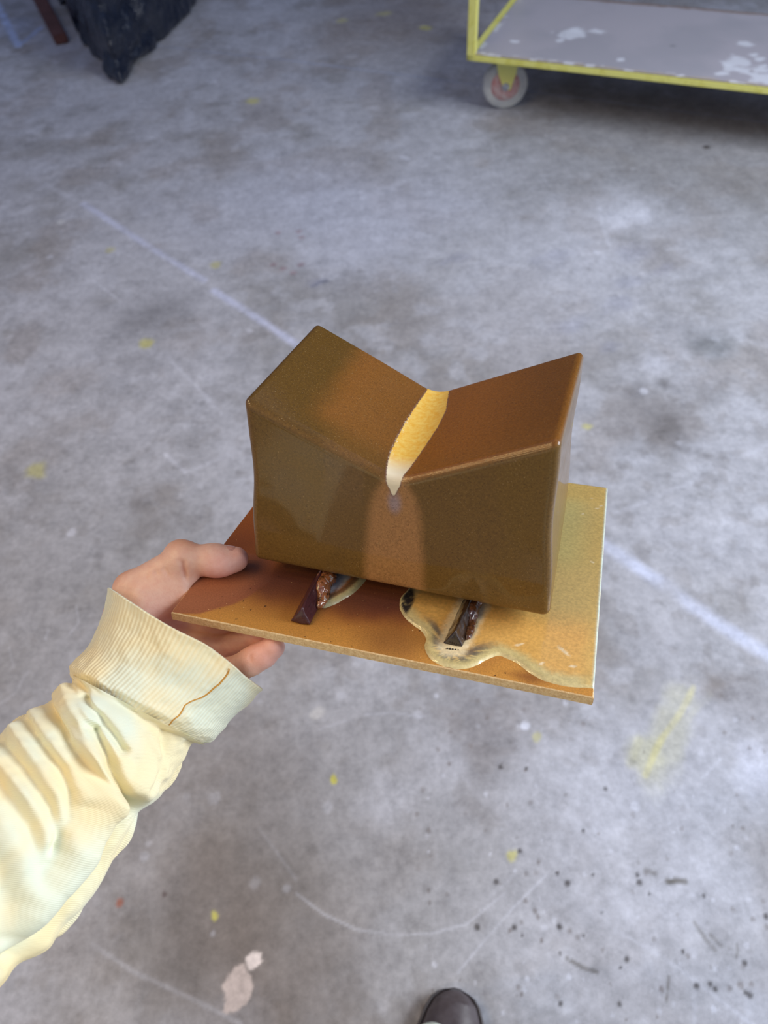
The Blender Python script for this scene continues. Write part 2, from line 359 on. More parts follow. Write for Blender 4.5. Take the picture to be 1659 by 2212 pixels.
# ================================================================== THE SHELF, THE STILTS AND THE POT (in the shelf's own metres)
RB = np.array([[0.9471072898205234, 0.3159745034415742, 0.05610610255287512],
               [-0.3179498919588637, 0.9001789897459722, 0.2976334198695906],
               [0.043539037336280395, -0.29972971089762146, 0.9530301425626887]])
OB = np.array([-0.1603446272797807, 0.28664055855324583, 1.035533902207582])
MB = Matrix([[*RB[0], OB[0]], [*RB[1], OB[1]], [*RB[2], OB[2]], [0, 0, 0, 1]])
def tolocal(p): return (np.asarray(p) - OB) @ RB
def topx(p):                            # shelf metres -> pixel, for reading marks off
    c = (np.asarray(p) @ RB.T + OB - [0, 0, HC]) @ WC; return c[..., 0] / c[..., 2] * FPX + CX, c[..., 1] / c[..., 2] * FPX + CY

BW, BD, BT = 0.300, 0.2535, 0.0082
POOL = [(0.1700, 0.2700), (0.1660, 0.1100), (0.1611, 0.0706), (0.1573, 0.0602), (0.159, 0.05), (0.1645, 0.0411), (0.1724, 0.0343), (0.181, 0.0297), (0.1858, 0.0234), (0.1867, 0.0156),
        (0.1893, 0.0086), (0.195, 0.0031), (0.2022, 0.0004), (0.2114, 0.0006), (0.2188, 0.0027), (0.224, 0.0075), (0.2285, 0.0141), (0.2332, 0.018), (0.2375, 0.021), (0.2425, 0.0188),
        (0.2496, 0.0173), (0.2558, 0.0124), (0.264, 0.0074), (0.2732, 0.005), (0.2836, 0.0046), (0.2992, 0.0078), (0.3200, 0.0090), (0.3200, 0.15), (0.3200, 0.2700), (0.2400, 0.2700)]
def chaikin(P, n=2):
    P = [np.array(p) for p in P]
    for _ in range(n):
        Q = []
        for a, b in zip(P, P[1:] + P[:1]): Q += [a * .75 + b * .25, a * .25 + b * .75]
        P = Q
    return [tuple(p) for p in P]

def build_shelf():
    root = empty('kiln_shelf', MB, label='tan and rust stained flat ceramic slab held out by the hand, glaze pooled on it', cat='slab')
    nx, ny = 221, 187
    gx, gy = np.meshgrid(np.linspace(0, BW, nx), np.linspace(0, BD, ny)); x, y = gx.ravel(), gy.ravel()
    wob = n2(x, y, 30, 3, 1.2) - .5
    ochre = srgb(206, 146, 64); rust = srgb(150, 86, 40); red = srgb(128, 66, 36); purp_shade = srgb(96, 52, 40); orange = srgb(176, 98, 34)
    g = np.tile(rust, (len(x), 1))
    def bl(m, c, a=1.): g[:] = g + (np.array(c) - g) * (np.clip(m, 0, 1) * a)[:, None]
    bl(sst(.052, .010, y + .03 * wob), ochre, .9)
    bl(sst(.45, .7, n2(x, y, 16, 4, 6.)), ochre, .45)
    bl(sst(.52, .30, n2(x, y, 11, 4, 2.)) , red, .45)
    d = poly_sdf(x, y, [(-.02, -.01), (.020, .0035), (.040, .0195), (.048, .031), (.055, .05), (.05, .075), (-.02, .085)]) + .006 * wob
    bl(sst(.0015, -.0015, d), srgb(158, 94, 60), .95); bl(sst(.0, .012, -d) , srgb(172, 108, 72), .4)
    bl(sst(.03, .0, np.abs(y - .053 + .02 * wob)) * sst(.03, .06, x), purp_shade, .85)  # shadow under the pot's front, painted into the clay colour
    bl(sst(.09, .15, y), orange, .75)
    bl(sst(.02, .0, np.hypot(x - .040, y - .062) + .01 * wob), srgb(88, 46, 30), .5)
    bl(sst(.03, .0, np.hypot((x - .16) / 1.5, y - .012) + .02 * wob), srgb(122, 74, 36), .6)
    bl(sst(.012, .0, np.abs(x - .26) / 2.2 + np.abs(y - .006)), srgb(120, 62, 24), .7)
    m = M('fired_clay', 0.62, 0.4)
    c = m.attr('albedo', 'Color'); f = m.noise(900, 3, .7); k = m.rng(f, .35, .65, .82, 1.15)
    cc = m.n('ShaderNodeCombineColor'); [m.l(k, cc.inputs[q]) for q in range(3)]
    c = m.mix(1.0, c, cc.outputs[0], 'MULTIPLY')
    c = m.mix(m.rng(m.noise(260, 2, .5), .70, .76), c, srgb(70, 42, 22)); c = m.mix(m.rng(m.noise(340, 1, .5), .765, .80), c, srgb(236, 196, 130))
    m.base(c); m.bump(f, .3, .0006)
    z = 0.0006 * (n2(x, y, 8, 2, 3) - .5)
    mm = M('shelf_edge', .8, .3); mm.base(mm.mix(mm.rng(mm.noise(500, 4, .7), .35, .65), srgb(222, 184, 130), srgb(250, 222, 172))); mm.bump(mm.noise(900, 3), .5, .0008)
    P = np.c_[x, y, z]; i = np.arange(ny - 1)[:, None] * nx + np.arange(nx - 1)[None, :]; F = np.stack([i, i + 1, i + nx + 1, i + nx], -1).reshape(-1, 4)
    top = mesh_obj('top_face', P, F, m.m, root, attrs={'albedo': g})
    # slab body with a worn, slightly uneven edge
    bm = bmesh.new(); per = []
    for a, b in (((0, 0), (BW, 0)), ((BW, 0), (BW, BD)), ((BW, BD), (0, BD)), ((0, BD), (0, 0))):
        for t in np.linspace(0, 1, 60, endpoint=False): per.append((a[0] + (b[0] - a[0]) * t, a[1] + (b[1] - a[1]) * t))
    cxy = np.array([BW / 2, BD / 2]); rings = []
    for off, z in ((0.0, 0.0), (0.0007, -0.0008), (0.0008, -0.0045), (0.0006, -BT + .001), (-0.0006, -BT)):
        r = []
        for k, p in enumerate(per):
            q = np.array(p); n = np.sign(np.round((q - cxy) / np.array([BW / 2, BD / 2]), 3)) * (np.abs((q - cxy) / np.array([BW / 2, BD / 2])) > .999)
            jj = .00035 * (vnoise(np.array([k * .7, z * 900, .3])) - .5)
            zz = z if z else 0.0006 * (n2(np.array([q[0]]), np.array([q[1]]), 8, 2, 3)[0] - .5)
            r.append(bm.verts.new((*(q + n * (off + jj * (z < 0))), zz)))
        rings.append(r)
    for a, b in zip(rings[:-1], rings[1:]):
        for k in range(len(per)): bm.faces.new((a[k], a[(k + 1) % len(per)], b[(k + 1) % len(per)], b[k]))
    bm.faces.new(rings[-1])
    bm_obj('slab', bm, mm.m, root, smooth=False)
    # pooled glaze
    def pool(name, pts, hmax, edge, colour, res=.0011, lab=None, rough=.28, rise=None):
        pts = chaikin(pts, 2); a = np.array(pts); lo = a.min(0) - .003; hi = a.max(0) + .003
        lo = np.maximum(lo, [0, 0]); hi = np.minimum(hi, [BW + .0006, BD])
        X, Y = np.meshgrid(np.arange(lo[0], hi[0] + res, res), np.arange(lo[1], hi[1] + res, res)); X = np.minimum(X, hi[0]); Y = np.minimum(Y, hi[1]); sh = X.shape; X, Y = X.ravel(), Y.ravel()
        s = -poly_sdf(X, Y, pts) + .0012 * (n2(X, Y, 160, 3, 4.4) - .5)
        Z = np.where(s > 0, hmax * np.sqrt(np.clip(1 - (1 - np.clip(s / edge, 0, 1)) ** 2, 0, 1)), s * .8)
        if rise: Z = Z + rise(X, Y, s) * (s > 0)
        Z = Z + 0.0003; Z = np.where((X > BW + .0004) | (Y > BD - .0001), -.0004, Z); keep = s > -.0022
        idx = -np.ones(len(X), int); nyy, nxx = sh
        ii = (np.arange(nyy - 1)[:, None] * nxx + np.arange(nxx - 1)[None, :]).ravel(); Q = np.stack([ii, ii + 1, ii + nxx + 1, ii + nxx], -1)
        Q = Q[keep[Q].all(1)]; used = np.unique(Q); idx[used] = np.arange(len(used))
        X, Y, Z, s = X[used], Y[used], Z[used], s[used]
        col = colour(X, Y, s)
        m = M(name, rough, .6, coat=.7, coat_rough=.08)
        c = m.attr('albedo', 'Color'); f = m.noise(420, 4, .65); k = m.rng(f, .35, .65, .86, 1.13)
        cc = m.n('ShaderNodeCombineColor'); [m.l(k, cc.inputs[q]) for q in range(3)]
        m.base(m.mix(1.0, c, cc.outputs[0], 'MULTIPLY')); m.bump(m.noise(160, 3), .2, .0006)
        mesh_obj('glaze_pool', np.c_[X, Y, Z], idx[Q], m.m, root, attrs={'albedo': col}, label=lab)
    def mk(X, Y, pairs, base):
        g = np.tile(base, (len(X), 1))
        for mask, c, a in pairs: g = g + (np.array(c) - g) * (np.clip(mask, 0, 1) * a)[:, None]
        return g
    def big(X, Y, s):
        nz = n2(X, Y, 300, 3, 8.) - .5; n1 = n2(X, Y, 60, 4, 1.) - .5
        lo_n = n2(X, Y, 22, 3, 5.)
        th = np.arctan2(Y - .012, X - .206); ray = vnoise(np.stack([th * 16, s * 60, 0 * s], -1)) - .5
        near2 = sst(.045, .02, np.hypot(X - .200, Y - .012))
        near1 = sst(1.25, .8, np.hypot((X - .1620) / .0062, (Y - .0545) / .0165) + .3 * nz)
        bars = poly_d(X, Y, [(.2047, .02), (.2110, .066)])
        pairs = [(sst(.4, .62, lo_n), srgb(226, 176, 96), .8),
                 (sst(.0125, .0035, s + .006 * nz), srgb(212, 200, 142), .85),                        # cream rim
                 (sst(.050, .085, Y) * sst(.03, .05, X - .20), srgb(204, 184, 112), .55),             # pot's greenish shadow to its right, painted into the glaze
                 (sst(.11, .15, Y) * sst(.245, .26, X) * sst(.295, .27, X), srgb(196, 188, 120), .5),
                 (sst(.215, .235, Y), srgb(214, 176, 96), .7), (sst(.012, .0, BW - X + .01 * n1), srgb(220, 184, 104), .7),
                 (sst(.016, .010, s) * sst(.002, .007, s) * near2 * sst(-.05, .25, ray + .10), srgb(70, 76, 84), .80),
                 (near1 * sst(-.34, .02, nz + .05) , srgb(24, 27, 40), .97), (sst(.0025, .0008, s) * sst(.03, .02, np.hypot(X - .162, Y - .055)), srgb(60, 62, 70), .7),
                 (sst(.015, .008, bars + .006 * nz) , srgb(246, 232, 190), .75),
                 (sst(.0015, .0004, s), srgb(238, 222, 160), .8), (sst(.0014, .0003, BW - X), srgb(222, 240, 226), .9)]
        rr = random.Random(12)
        for (cx0, cy0, l, w_, a) in [(.279, .034, .011, .0026, -.75), (.2485, .032, .007, .0022, .6), (.2855, .0215, .004, .0022, .3), (.2655, .0185, .004, .002, .9), (.2925, .217, .004, .0018, .2),
                                     (.2870, .232, .003, .0014, 0), (.281, .205, .0025, .0014, 1), (.296, .222, .0035, .0014, .5), (.2925, .139, .0035, .0012, -.6), (.214, .021, .004, .003, .3), (.2560, .150, .008, .0008, -.35), (.2545, .158, .003, .0008, 1.0)]:
            ca, sa = math.cos(a), math.sin(a); e = np.hypot(((X - cx0) * ca + (Y - cy0) * sa) / (l / 2), (-(X - cx0) * sa + (Y - cy0) * ca) / (w_ / 2)) + 1.4 * (n2(X, Y, 500, 2, 3.) - .5)
            pairs.append((sst(1.3, .7, e), srgb(246, 226, 184), .85))
        return mk(X, Y, pairs, srgb(228, 180, 98))
    pool('ochre_cream_glaze', POOL, .0014, .005, big, lab='ochre and cream glaze pooled over the right half of the slab')
    def small(X, Y, s):
        nz = n2(X, Y, 260, 3, 2.) - .5; w_ = sst(.0065, .0025, s + .002 * nz)
        return mk(X, Y, [(sst(.008, .013, s + .008 * nz), srgb(205, 210, 206), .9), (w_, srgb(200, 196, 146), .9), (sst(.0045, .0035, np.abs(s - .006) * 2.2 + .002 * nz), srgb(84, 80, 66), .55),
                         (sst(.012, .008, X - .094 + .004 * nz) * sst(.03, .045, Y), srgb(74, 52, 26), .8)], srgb(168, 112, 66))
    pool('rust_cream_glaze', [(.104, .031), (.112, .040), (.119, .050), (.1245, .063), (.1265, .078), (.122, .095), (.096, .10), (.0900, .085), (.0885, .066), (.0895, .052), (.094, .044)], .0022, .006, small,
         lab='small rust and cream glaze run beside the plum bar')
    return root
build_shelf()

def build_stilt(name, lab, mat, x0, x1, ya, yb, xr, h, skew=0.0, tip=None):
    """three-sided bar lying flat side down: x0/x1 base edges, xr ridge, from y=ya to yb"""
    root = empty(name, MB @ Matrix.Translation((xr, ya, 0.0002)), label=lab, cat='bar', group='three-sided bars holding the pot off the slab')
    def fn(p):
        q = p + .0004 * np.stack([vnoise(p * 260) - .5, vnoise(p * 220 + 7) - .5, vnoise(p * 300 + 3) - .5], -1) * 2
        x, y, z = q[..., 0], q[..., 1], q[..., 2]
        x = x - skew * (y)
        def pl(ax, az, bx, bz):
            nx_, nz_ = (az - bz), (bx - ax); L = math.hypot(nx_, nz_); return ((x - ax) * nx_ + (z - az) * nz_) / L
        a = -pl(xr - x0 if 0 else x0 - xr, 0, 0, h); a = -a
        L1 = pl(x0 - xr, 0, 0, h); L2 = pl(0, h, x1 - xr, 0)
        d = [L1, L2, -z, y - (yb - ya), -y + 0.22 * z]
        r = .0012; m = np.maximum.reduce(d); s = sum(np.maximum(k + r, 0) ** 2 for k in d)
        return np.minimum(m, -r) + np.sqrt(s)
    P, F = surface(fn, (x0 - xr - .01, -.004, -.003), (x1 - xr + .02, yb - ya + .006, h + .004), .0009)
    mesh_obj('bar_body', P, F, mat, root)
    return root
def plum(name, c1, c2, coat):
    m = M(name, .33, .5, coat=coat, coat_rough=.06)
    mp = m.n('ShaderNodeMapping'); mp.inputs['Scale'].default_value = (1, .08, 1); m.l(m.co(), mp.inputs[0])
    st = m.noise(700, 4, .6, mp.outputs[0]); m.base(m.mix(m.rng(st, .3, .75), c1, c2)); m.bump(st, .45, .0005); return m.m
build_stilt('kiln_stilt', 'plum brown ridged bar under the left half of the pot', plum('plum_glaze', srgb(58, 26, 30), srgb(92, 50, 54), .25), .0873, .1030, .0125, .185, .0962, .0135, -.01)
s2 = build_stilt('kiln_stilt', 'near black glossy bar in the cream glaze under the right half of the pot', plum('black_glaze', srgb(28, 14, 10), srgb(66, 44, 20), .9), .1972, .2125, .0190, .185, .2050, .0128, .10)
# bubbles and a run of glaze caught by each bar
def lump(name, parent, pts, mat, lab=None, res=.0008, k=.004):
    def fn(p):
        d = None
        for c, r in pts:
            e = ball(p, c, r); d = e if d is None else smin(d, e, k)
        return d + .0005 * (vnoise(p * 500) - .5) * 2
    a = np.array([c for c, r in pts]); rm = max(np.max(r) for c, r in pts) + .002
    P, F = surface(fn, a.min(0) - rm, a.max(0) + rm, res); return mesh_obj(name, P, F, mat, parent, label=lab)
s1 = [o for o in COL.objects if o.name == 'kiln_stilt'][0]
gm = M('run_glaze', .2, .6, coat=1.0); f = gm.noise(240, 4, .6); gm.base(gm.mix(gm.rng(f, .60, .66), gm.mix(gm.rng(f, .38, .48), srgb(60, 34, 16), srgb(160, 100, 60)), srgb(216, 214, 205))); gm.bump(gm.noise(90, 2), .2, .001)
lump('glaze_run', s1, [((.0035, .036, .006), (.006, .010, .0075)), ((.007, .026, .003), (.004, .009, .004)), ((.003, .047, .007), (.008, .008, .006))], gm.m, 'shiny brown and white glaze run over the bar')
lump('glaze_run', s2, [((.0060, .036, .004), (.006, .010, .0065)), ((.0085, .020, .002), (.0035, .012, .003)), ((.0075, .048, .006), (.007, .007, .006))],
     mottled('brown_run', srgb(110, 66, 40), srgb(64, 38, 20), 300, .2, coat=1.0), 'glossy brown glaze run over the bar')
bubble = mottled('bubble_black', srgb(14, 10, 8), srgb(26, 18, 12), 300, .3)
for k in range(5):
    bm = bmesh.new(); bmesh.ops.create_icosphere(bm, subdivisions=2, radius=.00075 - .0001 * abs(k - 1)); bmesh.ops.translate(bm, verts=bm.verts, vec=(-.0030 + .0019 * k, -.0038 + .0002 * k, .0016))
    bm_obj('bubble', bm, bubble, s2, smooth=True)

# ---- the pot
PX0, PX1 = .0410, .2660
def build_pot():
    r = .0058; yF, yB = .0553, .1945
    def fn(p):
        x, y, z = p[..., 0], p[..., 1], p[..., 2]
        tz = (z - .014) / .138
        g = np.exp(-((z - .088) / .030) ** 2)
        xl = .0410 + (.0494 - .0410) * tz + .0046 * g - .0008 + .0012 * np.sin(z * 60)      # left side leans and is waisted
        xr = .2662 + (.2570 - .2662) * tz + (y - .055) * .037 * tz - .0022 * g
        fy = yF - (x - .045) * .019 + .0004 * (1 - tz) + .0010 * np.exp(-((x - .15) / .05) ** 2) * np.exp(-((z - .07) / .03) ** 2) 
        by = yB + .002 * sst(.16, .09, x)
        xv = .1547 - (y - .0547) * .021
        zb = .0142 - (x - .041) * .0088
        yy = (y - .055) / .14
        zL = .1054 + ((.1518 + .003 * yy) - .1050) * (xv - x) / (xv - .0494)
        zR = .1056 + (.1520 - .1050) * (x - xv) / (.258 - xv)
        cl = math.cos(math.atan(.445)); cr = math.cos(math.atan(.455))
        dL, dR = (z - zL) * cl, (z - zR) * cr
        dt = smin(dL, dR, .0100)
        d = [dt, xl - x, x - xr, fy - y, y - by, zb - z]
        m = np.maximum.reduce(d); s = sum(np.maximum(k + r, 0) ** 2 for k in d)
        return np.minimum(m, -r) + np.sqrt(s)
    P, F = surface(fn, (.034, .046, .006), (.274, .204, .166), .00155, 5)
    x, y, z = P.T
    h = 1e-4; nz = (fn(P + [0, 0, h]) - fn(P - [0, 0, h])) / (2 * h); ny = (fn(P + [0, h, 0]) - fn(P - [0, h, 0])) / (2 * h)
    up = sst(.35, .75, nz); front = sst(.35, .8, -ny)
    wob = n2(x, y + z, 40, 3, 2.) - .5
    base = srgb(120, 90, 40)
    g = np.tile(base, (len(x), 1))
    def bl(m, c, a=1.): g[:] = g + (np.array(c) - g) * (np.clip(m, 0, 1) * a)[:, None]
    # inner slopes: olive at the left rim, rusty toward the stripe
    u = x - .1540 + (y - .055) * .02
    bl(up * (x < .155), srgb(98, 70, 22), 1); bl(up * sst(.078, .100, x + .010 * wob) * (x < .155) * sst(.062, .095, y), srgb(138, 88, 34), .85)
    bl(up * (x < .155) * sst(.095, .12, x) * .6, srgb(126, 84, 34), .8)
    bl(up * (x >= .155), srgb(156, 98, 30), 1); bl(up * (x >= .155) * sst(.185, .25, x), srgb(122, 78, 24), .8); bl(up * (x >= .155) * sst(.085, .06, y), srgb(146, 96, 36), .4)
    # front: warm band under the valley, arched shoulders
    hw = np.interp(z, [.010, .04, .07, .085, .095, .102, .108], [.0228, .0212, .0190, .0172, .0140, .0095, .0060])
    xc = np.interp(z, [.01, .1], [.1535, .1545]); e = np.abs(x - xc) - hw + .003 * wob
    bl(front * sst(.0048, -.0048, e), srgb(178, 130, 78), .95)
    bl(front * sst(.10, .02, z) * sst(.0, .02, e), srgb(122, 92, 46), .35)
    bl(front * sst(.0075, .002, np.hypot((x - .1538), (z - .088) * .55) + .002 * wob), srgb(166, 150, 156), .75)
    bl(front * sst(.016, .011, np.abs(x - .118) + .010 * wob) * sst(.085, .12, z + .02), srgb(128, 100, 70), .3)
    # thinner glaze along the rims
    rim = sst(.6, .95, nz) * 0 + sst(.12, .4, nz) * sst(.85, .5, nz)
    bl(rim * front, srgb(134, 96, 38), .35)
    ys = [.040, .050, .056, .069, .085, .105, .125, .150, .185, .20]
    L = np.interp(y, ys, [.1512, .1500, .1478, .1452, .1434, .1427, .1424, .1430, .1447, .1450]); R = np.interp(y, ys, [.1552, .1570, .1588, .1612, .1632, .1655, .1676, .1678, .1628, .1620])
    st = np.maximum(L - x, x - R) + np.maximum(.1035 - z, 0) * .45
    tipm = sst(.085, .056, y)
    wl = x - L                                                   # distance from the left border
    m = M('brown_glaze', .42, .26, coat=.5, coat_rough=.025)
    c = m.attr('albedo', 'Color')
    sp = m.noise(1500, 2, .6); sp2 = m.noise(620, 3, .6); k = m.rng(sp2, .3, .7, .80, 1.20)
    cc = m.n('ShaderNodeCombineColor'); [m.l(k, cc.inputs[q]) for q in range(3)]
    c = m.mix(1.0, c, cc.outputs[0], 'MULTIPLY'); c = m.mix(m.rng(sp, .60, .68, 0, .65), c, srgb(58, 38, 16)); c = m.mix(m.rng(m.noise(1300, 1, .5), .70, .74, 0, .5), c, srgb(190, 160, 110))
    s = m.math('ADD', m.attr('stripe'), m.math('MULTIPLY', m.math('SUBTRACT', m.noise(520, 4, .75), .5), .0026))
    halo = m.rng(s, .0014, .0002); c = m.mix(m.math('MULTIPLY', halo, .75), c, srgb(126, 96, 88))
    inner = m.mix(m.rng(m.noise(260, 4, .6), .35, .65), srgb(250, 192, 72), srgb(255, 216, 110))
    inner = m.mix(m.attr('tip'), inner, srgb(250, 238, 205))
    c = m.mix(m.math('MAXIMUM', m.rng(s, .00035, -.00035), 0.0), c, inner)
    # white crystals along the left border of the stripe
    wcr = m.math('MULTIPLY', m.rng(m.math('ABSOLUTE', m.math('SUBTRACT', m.attr('border'), .0006)), .0018, .0004), m.rng(m.noise(300, 3, .8), .56, .60))
    wcr = m.math('MULTIPLY', wcr, m.attr('crystals')); c = m.mix(wcr, c, srgb(255, 240, 205))
    m.base(c); cb = m.n('ShaderNodeBump'); cb.inputs['Strength'].default_value = .07; cb.inputs['Distance'].default_value = .0003; m.l(m.noise(700, 2, .6), cb.inputs['Height']); m.l(cb.outputs[0], m.b.inputs['Coat Normal']); m.bump(m.noise(420, 3, .6), .22, .00045); m.rough(m.rng(m.noise(40, 3), .3, .7, .30, .42))
    root = empty('ceramic_pot', MB, label='large brown glazed block of pottery with a V-shaped valley, standing over two bars', cat='pottery')
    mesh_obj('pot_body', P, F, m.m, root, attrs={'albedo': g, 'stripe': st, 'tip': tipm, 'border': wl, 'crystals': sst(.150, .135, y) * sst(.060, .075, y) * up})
build_pot()

# ================================================================== THE PERSON: left hand and forearm, sweatshirt sleeve, trouser hem, shoe
person = empty('person', Matrix.Translation((0.02, -0.05, 0)), label='person in pale yellow sweatshirt and dark shoe holding out the slab left-handed', cat='person')
INV = person.matrix_world.inverted()
def under_person(o):
    o.parent = person; o.matrix_parent_inverse = INV; return o

RING = [((240, 1275), (565, 1490), .560), ((222, 1328), (535, 1522), .552), ((200, 1386), (497, 1556), .544), ((160, 1430), (468, 1590), .535), ((148, 1452), (445, 1608), .530),
        ((140, 1482), (412, 1612), .524), ((97, 1524), (376, 1660), .512), ((52, 1552), (345, 1720), .500), ((0, 1592), (300, 1762), .490), ((-60, 1640), (258, 1835), .476),
        ((-125, 1705), (205, 1920), .462), ((-205, 1790), (140, 2000), .446), ((-295, 1890), (70, 2062), .430), ((-385, 1995), (-10, 2130), .414), ((-480, 2110), (-100, 2210), .398)]
def ring_frames():
    A = np.array([at(*l, d) for l, r, d in RING]); B = np.array([at(*r, d) for l, r, d in RING]); return A, B
def interp_rows(T, s):
    s = np.clip(s, 0, len(T) - 1.0001); i = s.astype(int); f = (s - i)[:, None]; n = len(T)
    p0, p1, p2, p3 = T[np.maximum(i - 1, 0)], T[i], T[np.minimum(i + 1, n - 1)], T[np.minimum(i + 2, n - 1)]
    return .5 * (2 * p1 + (p2 - p0) * f + (2 * p0 - 5 * p1 + 4 * p2 - p3) * f ** 2 + (3 * p1 - p0 - 3 * p2 + p3) * f ** 3)

def cloth_mat(rib):
    m = M('ribbed_cuff_cloth' if rib else 'sweatshirt_cloth', .9, .15)
    m.b.inputs['Sheen Weight'].default_value = .25
    uv = m.n('ShaderNodeUVMap').outputs[0]; sp = m.n('ShaderNodeSeparateXYZ'); m.l(uv, sp.inputs[0])
    n = m.noise(14, 3, .5)
    c = m.mix(m.rng(n, .42, .58), srgb(250, 236, 190), srgb(236, 240, 214))
    c = m.mix(m.rng(m.noise(9, 2, .5, dist=.4), .52, .66), c, srgb(250, 226, 166))
    if rib:
        w1 = m.math('SINE', m.math('MULTIPLY', sp.outputs[0], 2 * math.pi * 118)); h = m.math('ADD', m.math('MULTIPLY', w1, .5), m.math('MULTIPLY', m.noise(900, 2), .35))
        c = m.mix(m.rng(w1, -1, -.2, .22, 0), c, srgb(214, 192, 130)); m.bump(h, .42, .0009)
    else:
        a = m.math('ADD', m.math('MULTIPLY', sp.outputs[0], 150.0), m.math('MULTIPLY', sp.outputs[1], 260.0))
        w1 = m.math('SINE', m.math('MULTIPLY', a, 2 * math.pi)); h = m.math('ADD', m.math('MULTIPLY', w1, .5), m.math('MULTIPLY', m.noise(900, 2), .4))
        m.bump(h, .34, .0006)
    m.base(c); return m.m

#FOLDS: (list of (s,t), width in t-s space metres, height mm, kind)
def build_sleeve():
    A, B = ring_frames(); n = len(RING)
    C = (A + B) / 2; ax = np.gradient(C, axis=0); ax /= np.linalg.norm(ax, axis=1, keepdims=True)
    E1 = (B - A) / 2; R1 = np.linalg.norm(E1, axis=1)
    toc = np.array([0, 0, HC]) - C; u1 = E1 / R1[:, None]; E2 = toc - (toc * u1).sum(1)[:, None] * u1; E2 /= np.linalg.norm(E2, axis=1, keepdims=True)
    E2 *= (R1 * .78)[:, None]
    def tube(name, s0, s1, ns, nv, dispf, mat, lab, inner=0.0):
        ss = np.linspace(s0, s1, ns); vv = np.linspace(0, 2 * math.pi, nv, endpoint=False)
        c, e1, e2, axx = (interp_rows(T, ss) for T in (C, E1, E2, ax))
        cv, sv = -np.cos(vv), np.sin(vv)
        P = c[:, None, :] + cv[None, :, None] * e1[:, None, :] + sv[None, :, None] * e2[:, None, :]
        nrm = cv[None, :, None] * e1[:, None, :] + sv[None, :, None] * e2[:, None, :]; nrm /= np.linalg.norm(nrm, axis=-1, keepdims=True)
        Sg, Tg = np.repeat(ss[:, None], nv, 1), np.repeat(cv[None, :], ns, 0); fr = np.repeat((sv > 0)[None, :], ns, 0)
        dn, da, dl = dispf(Sg, Tg, fr, np.repeat(vv[None, :], ns, 0))
        P = P + nrm * dn[..., None] + axx[:, None, :] * da[..., None] + (e1 / np.linalg.norm(e1, axis=1, keepdims=True))[:, None, :] * dl[..., None]
        U = np.repeat((vv / (2 * math.pi))[None, :], ns, 0); V = Sg / 14.0
        P, U, V, N = P.reshape(-1, 3), U.ravel(), V.ravel(), nrm.reshape(-1, 3)
        i = np.arange(ns - 1)[:, None] * nv + np.arange(nv)[None, :]; j = np.arange(ns - 1)[:, None] * nv + (np.arange(nv)[None, :] + 1) % nv
        F = np.stack([i, j, j + nv, i + nv], -1).reshape(-1, 4)
        if inner:                                                   # cloth thickness with a rolled edge at the opening
            lip = P.copy(); 
            q = lip.reshape(ns, nv, 3); nn = N.reshape(ns, nv, 3)
            r1 = q[0] + nn[0] * (-inner * .5) - axx[0] * inner * .5; r2 = q[0] - nn[0] * inner + axx[0] * 0; 
            dep = max(2, int(ns * .5)); r3 = [q[k] - nn[k] * inner * 1.3 for k in range(1, dep, 3)]
            extra = np.concatenate([r1, r2] + r3); base0 = len(P); rows = 2 + len(r3)
            P = np.concatenate([P, extra]); U = np.concatenate([U, np.tile(vv / (2 * math.pi), rows)]); V = np.concatenate([V, np.repeat(np.linspace(0, .3, rows), nv)])
            a = np.arange(nv); b = (a + 1) % nv; fs = [np.stack([b, a, base0 + a, base0 + b], -1)]
            for k in range(rows - 1): fs.append(np.stack([base0 + k * nv + b, base0 + k * nv + a, base0 + (k + 1) * nv + a, base0 + (k + 1) * nv + b], -1))
            F = np.concatenate([F] + fs)
        return mesh_obj(name, P, F[:, ::-1], mat, None, uv=np.c_[U, V], label=lab)
    def ang(vv): return vv
    def noise_uv(S_, T_, vv, sc, off): return fbm(np.stack([S_ * sc, np.cos(vv) * 3 * sc + off, np.sin(vv) * 3 * sc], -1), 3) - .5
    # measured fold lines as (ring, across) pairs
    FO = FOLDS
    def disp_sleeve(S_, T_, fr, vv):
        d = .0035 * noise_uv(S_, T_, vv, .9, 2.) * 2
        x, y = S_ * .022, T_ * .068
        for pts, wd, hh, kind in FO:
            P = [(p[0] * .022, p[1] * .068) for p in pts]; D = None; sg = None
            for a, b in zip(P[:-1], P[1:]):
                e, h = seg_d(x, y, a, b); cr = (b[0] - a[0]) * (y - a[1]) - (b[1] - a[1]) * (x - a[0])
                if D is None: D, sg, ln = e, np.sign(cr), h * 0
                else: m_ = e < D; D = np.where(m_, e, D); sg = np.where(m_, np.sign(cr), sg)
            q = D * sg
            end = np.minimum(sst(-.01, .02, 1e9 + x), 1)
            if kind == 'r': f = np.exp(-(D / wd) ** 2) * hh
            elif kind == 's':                                       # step: full height on the positive side just at the line, falling gently away
                f = np.where(q > 0, np.exp(-(np.maximum(q, 0) / (wd * 4)) ** 2), np.exp(-(q / (wd * .35)) ** 2)) * hh
            d = d + np.where(fr, f * .84 * sst(-1.02, -.82, T_) * sst(1.05, .9, T_), 0)
        gather = np.exp(-((S_ - 4.6) / .55) ** 2) * .0035
        d = d - gather
        back = ~fr
        d = d + np.where(back, .004 * np.sin(S_ * 2.6 + np.cos(vv) * 2), 0) * sst(4.5, 6, S_)
        P = [(p[0] * .022, p[1] * .068) for p in FO[4][0]]; D = poly_d(x, y - .004, P[2:])
        return d, 0 * d, .013 * np.exp(-(D / .011) ** 2) * fr * sst(7.0, 8.0, S_) * sst(12.6, 11.5, S_)
